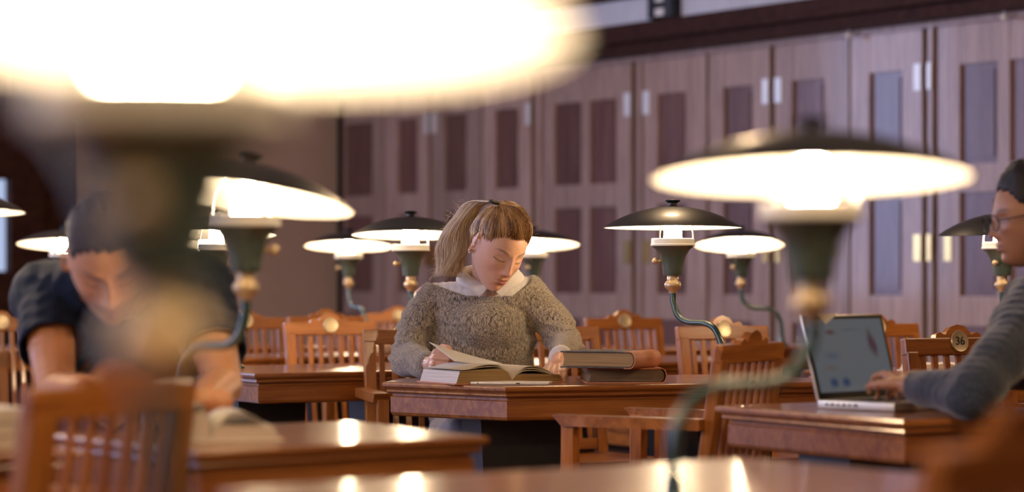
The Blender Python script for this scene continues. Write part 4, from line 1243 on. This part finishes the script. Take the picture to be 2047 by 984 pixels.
o = ch(fuse('t_shirt', bm, .006, M['navy'], smooth=6, edit=cut_m, disp=folds(.010, (9, 9, 9), 8)), MN); md = o.modifiers.new('t', 'SOLIDIFY'); md.thickness = .003; md.offset = -1
for k_ in ('navy',):
    M[k_].node_tree.nodes['Principled BSDF'].inputs['Specular IOR Level'].default_value = .1
def short_hair(name, Mh_, hl, lift, mat, par):
    bm = bmesh.new(); r = bmesh.ops.create_icosphere(bm, subdivisions=5, radius=1.0); dead = []
    for v in r['verts']:
        d = v.co.copy(); phi = math.atan2(d.x, d.y); el = math.asin(max(-1, min(1, d.z)))
        if el < hl(phi): dead.append(v)
        e = min(1, max(0, (el - hl(phi)) / .9)) ** .7
        v.co = Mh_ @ (skull(d.x, d.y, d.z, -.003 + lift * e) + d * (.006 * noise.noise(d * 9) + .003 * noise.noise(d * 34)) * e)
    bmesh.ops.delete(bm, geom=dead, context='VERTS')
    o = ch(link(name, bm, mat, None, True), par); md = o.modifiers.new('t', 'SOLIDIFY'); md.thickness = .003; return o
M['brown'] = hair_mat('brown_hair', (.035, .018, .010), (.10, .052, .028), .8)
M['blackh'] = hair_mat('black_hair', (.006, .004, .004), (.02, .014, .011), .7)
short_hair('hair', Mm, lambda p: hairline(p) + .02, .014, M['brown'], MN)
M['jean'] = sim('dark_denim', (.03, .045, .09), .85, var=.2, scale=80, bump=.2)
bm = bmesh.new(); ball(bm, (-.93, 5.76, .54), (.19, .16, .11))
limb(bm, [(-1.03, 5.75, .55), (-1.05, 5.35, .57), (-1.05, 5.45, .14)], [.10, .08, .06]); limb(bm, [(-.83, 5.75, .55), (-.80, 5.42, .55), (-.80, 5.48, .14)], [.10, .08, .06])
ch(fuse('trousers', bm, .008, M['jean'], smooth=4), MN)
for x, y in ((-1.05, 5.39), (-.80, 5.42)):
    bm = bmesh.new(); ball(bm, (x, y, .055), (.052, .14, .055)); ball(bm, (x, y + .05, .09), (.048, .06, .07))
    ch(fuse('shoe', bm, .007, M['rubber'], smooth=3, edit=lambda b: [setattr(v.co, 'z', max(.002, v.co.z)) for v in b.verts]), MN)

# ---- the woman with glasses, typing
GW = thing('person', 'person with dark tied hair and glasses in blue-grey knit, typing on the laptop', 'person', (1.50, 6.05, 0))
HG = P3(2060, 436, 5.90)
Mg = head_frame(HG, -82, 12, 0, .98)
gs = P3(2070, 604, 5.78); ge_ = P3(1940, 790, 5.38); gh = Vector((.925, 5.60, .824))
gs2 = Vector((1.45, 6.22, 1.03)); ge2 = Vector((1.32, 6.22, .84)); gh2 = Vector((1.07, 5.87, .828))
bm = bmesh.new(); head_mesh(bm, Mg)
gn = Vector((1.42, 5.98, 1.05))
limb(bm, [gn + Vector((.02, 0, -.02)), Mg @ Vector((0, -.02, -.06))], [.058, .054])
limb(bm, [gs, ge_, gh], [.045, .038, .026]); limb(bm, [gs2, ge2, gh2], [.045, .038, .026])
limb(bm, [gs, gn + Vector((.03, 0, -.06)), gs2], [.05, .08, .05]); limb(bm, [gn + Vector((.05, 0, -.1)), (1.52, 6.02, .58)], [.11, .12])
hand_mesh(bm, gh, (-.22, .93, .24), (-.15, 0, -1), 1, [(.45, .75, .4), (.55, .8, .4), (.6, .8, .4), (.7, .8, .4)], .14, (.3, .3), 1.0, .55)
hand_mesh(bm, gh2, (-.90, .30, .15), (-.15, 0, -1), -1, [(.45, .75, .4), (.5, .75, .4), (.6, .8, .4), (.65, .8, .4)], .14, (.3, .3), 1.0, .55)
limb(bm, [(1.52, 5.95, .55), (1.15, 5.90, .55), (1.15, 5.92, .09)], [.09, .062, .042]); limb(bm, [(1.52, 6.12, .55), (1.15, 6.12, .55), (1.15, 6.12, .09)], [.09, .062, .042])
bg = ch(fuse('body', bm, .003, SK3, smooth=2, fac=.4), GW); paint_face(bg, Mg)
M['blueknit'] = knit_mat('blue_grey_knit', (.010, .014, .026), (.055, .075, .125), (260, 260, 160), bump=.4, sheen=.4)
bm = bmesh.new()
ball(bm, gn + Vector((.06, 0, -.10)), (.13, .20, .12)); ball(bm, Vector((1.50, 6.0, .84)), (.145, .19, .19)); ball(bm, Vector((1.52, 6.02, .66)), (.15, .18, .14))
limb(bm, [gs + Vector((.02, .02, 0)), gs.lerp(ge_, .5) + Vector((.012, 0, 0)), ge_], [.082, .074, .062]); limb(bm, [ge_, ge_.lerp(gh, .5), ge_.lerp(gh, .86)], [.060, .050, .040])
limb(bm, [gs2, ge2], [.07, .058]); limb(bm, [ge2, ge2.lerp(gh2, .84)], [.056, .040])
limb(bm, [gs + Vector((.0, .03, .0)), gn + Vector((.03, 0, -.03)), gs2], [.075, .070, .068])
def cut_g(b):
    dead = [v for v in b.verts if ((v.co.x - gn.x + .01) / .070) ** 2 + ((v.co.y - gn.y) / .075) ** 2 < 1 and v.co.z > gn.z - .02]
    bmesh.ops.delete(b, geom=dead, context='VERTS')
o = ch(fuse('sweater', bm, .005, M['blueknit'], smooth=6, edit=cut_g, disp=folds(.011, (10, 10, 14), 2, .001)), GW); md = o.modifiers.new('t', 'SOLIDIFY'); md.thickness = .004; md.offset = -1
short_hair('hair', Mg, lambda p: hairline(p) + .06, .030, M['blackh'], GW)
bm = bmesh.new(); ball(bm, Mg @ Vector((0, -.13, .04)), (.045, .045, .045)); ch(link('hair_bun', bm, M['blackh'], None, True), GW)
# glasses
bm = bmesh.new()
for s in (-1, 1):
    pts = [Mg @ Vector((s * .034 + .025 * math.cos(a) * (1 + .0 * s), .108 - .004 * abs(math.cos(a)), .008 + .020 * math.sin(a))) for a in np.linspace(0, 2 * PI, 25)]
    tube(bm, pts, .0017, 8)
    tube(bm, catmull([Mg @ Vector((s * .059, .104, .014)), Mg @ Vector((s * .076, .085, .014)), Mg @ Vector((s * .082, .02, .012)), Mg @ Vector((s * .080, -.012, .006))], 5), .0018, 8)
tube(bm, catmull([Mg @ Vector((-.010, .108, .012)), Mg @ Vector((0, .111, .016)), Mg @ Vector((.010, .108, .012))], 4), .0016, 8)
ch(link('glasses', bm, M['rubber'], None, True), GW)
bm = bmesh.new(); ball(bm, (1.52, 6.03, .54), (.16, .19, .10))
limb(bm, [(1.52, 5.95, .55), (1.15, 5.90, .55), (1.15, 5.92, .14)], [.095, .075, .05]); limb(bm, [(1.52, 6.12, .55), (1.15, 6.12, .55), (1.15, 6.12, .14)], [.095, .075, .05])
ch(fuse('trousers', bm, .008, M['jean'], smooth=4), GW)
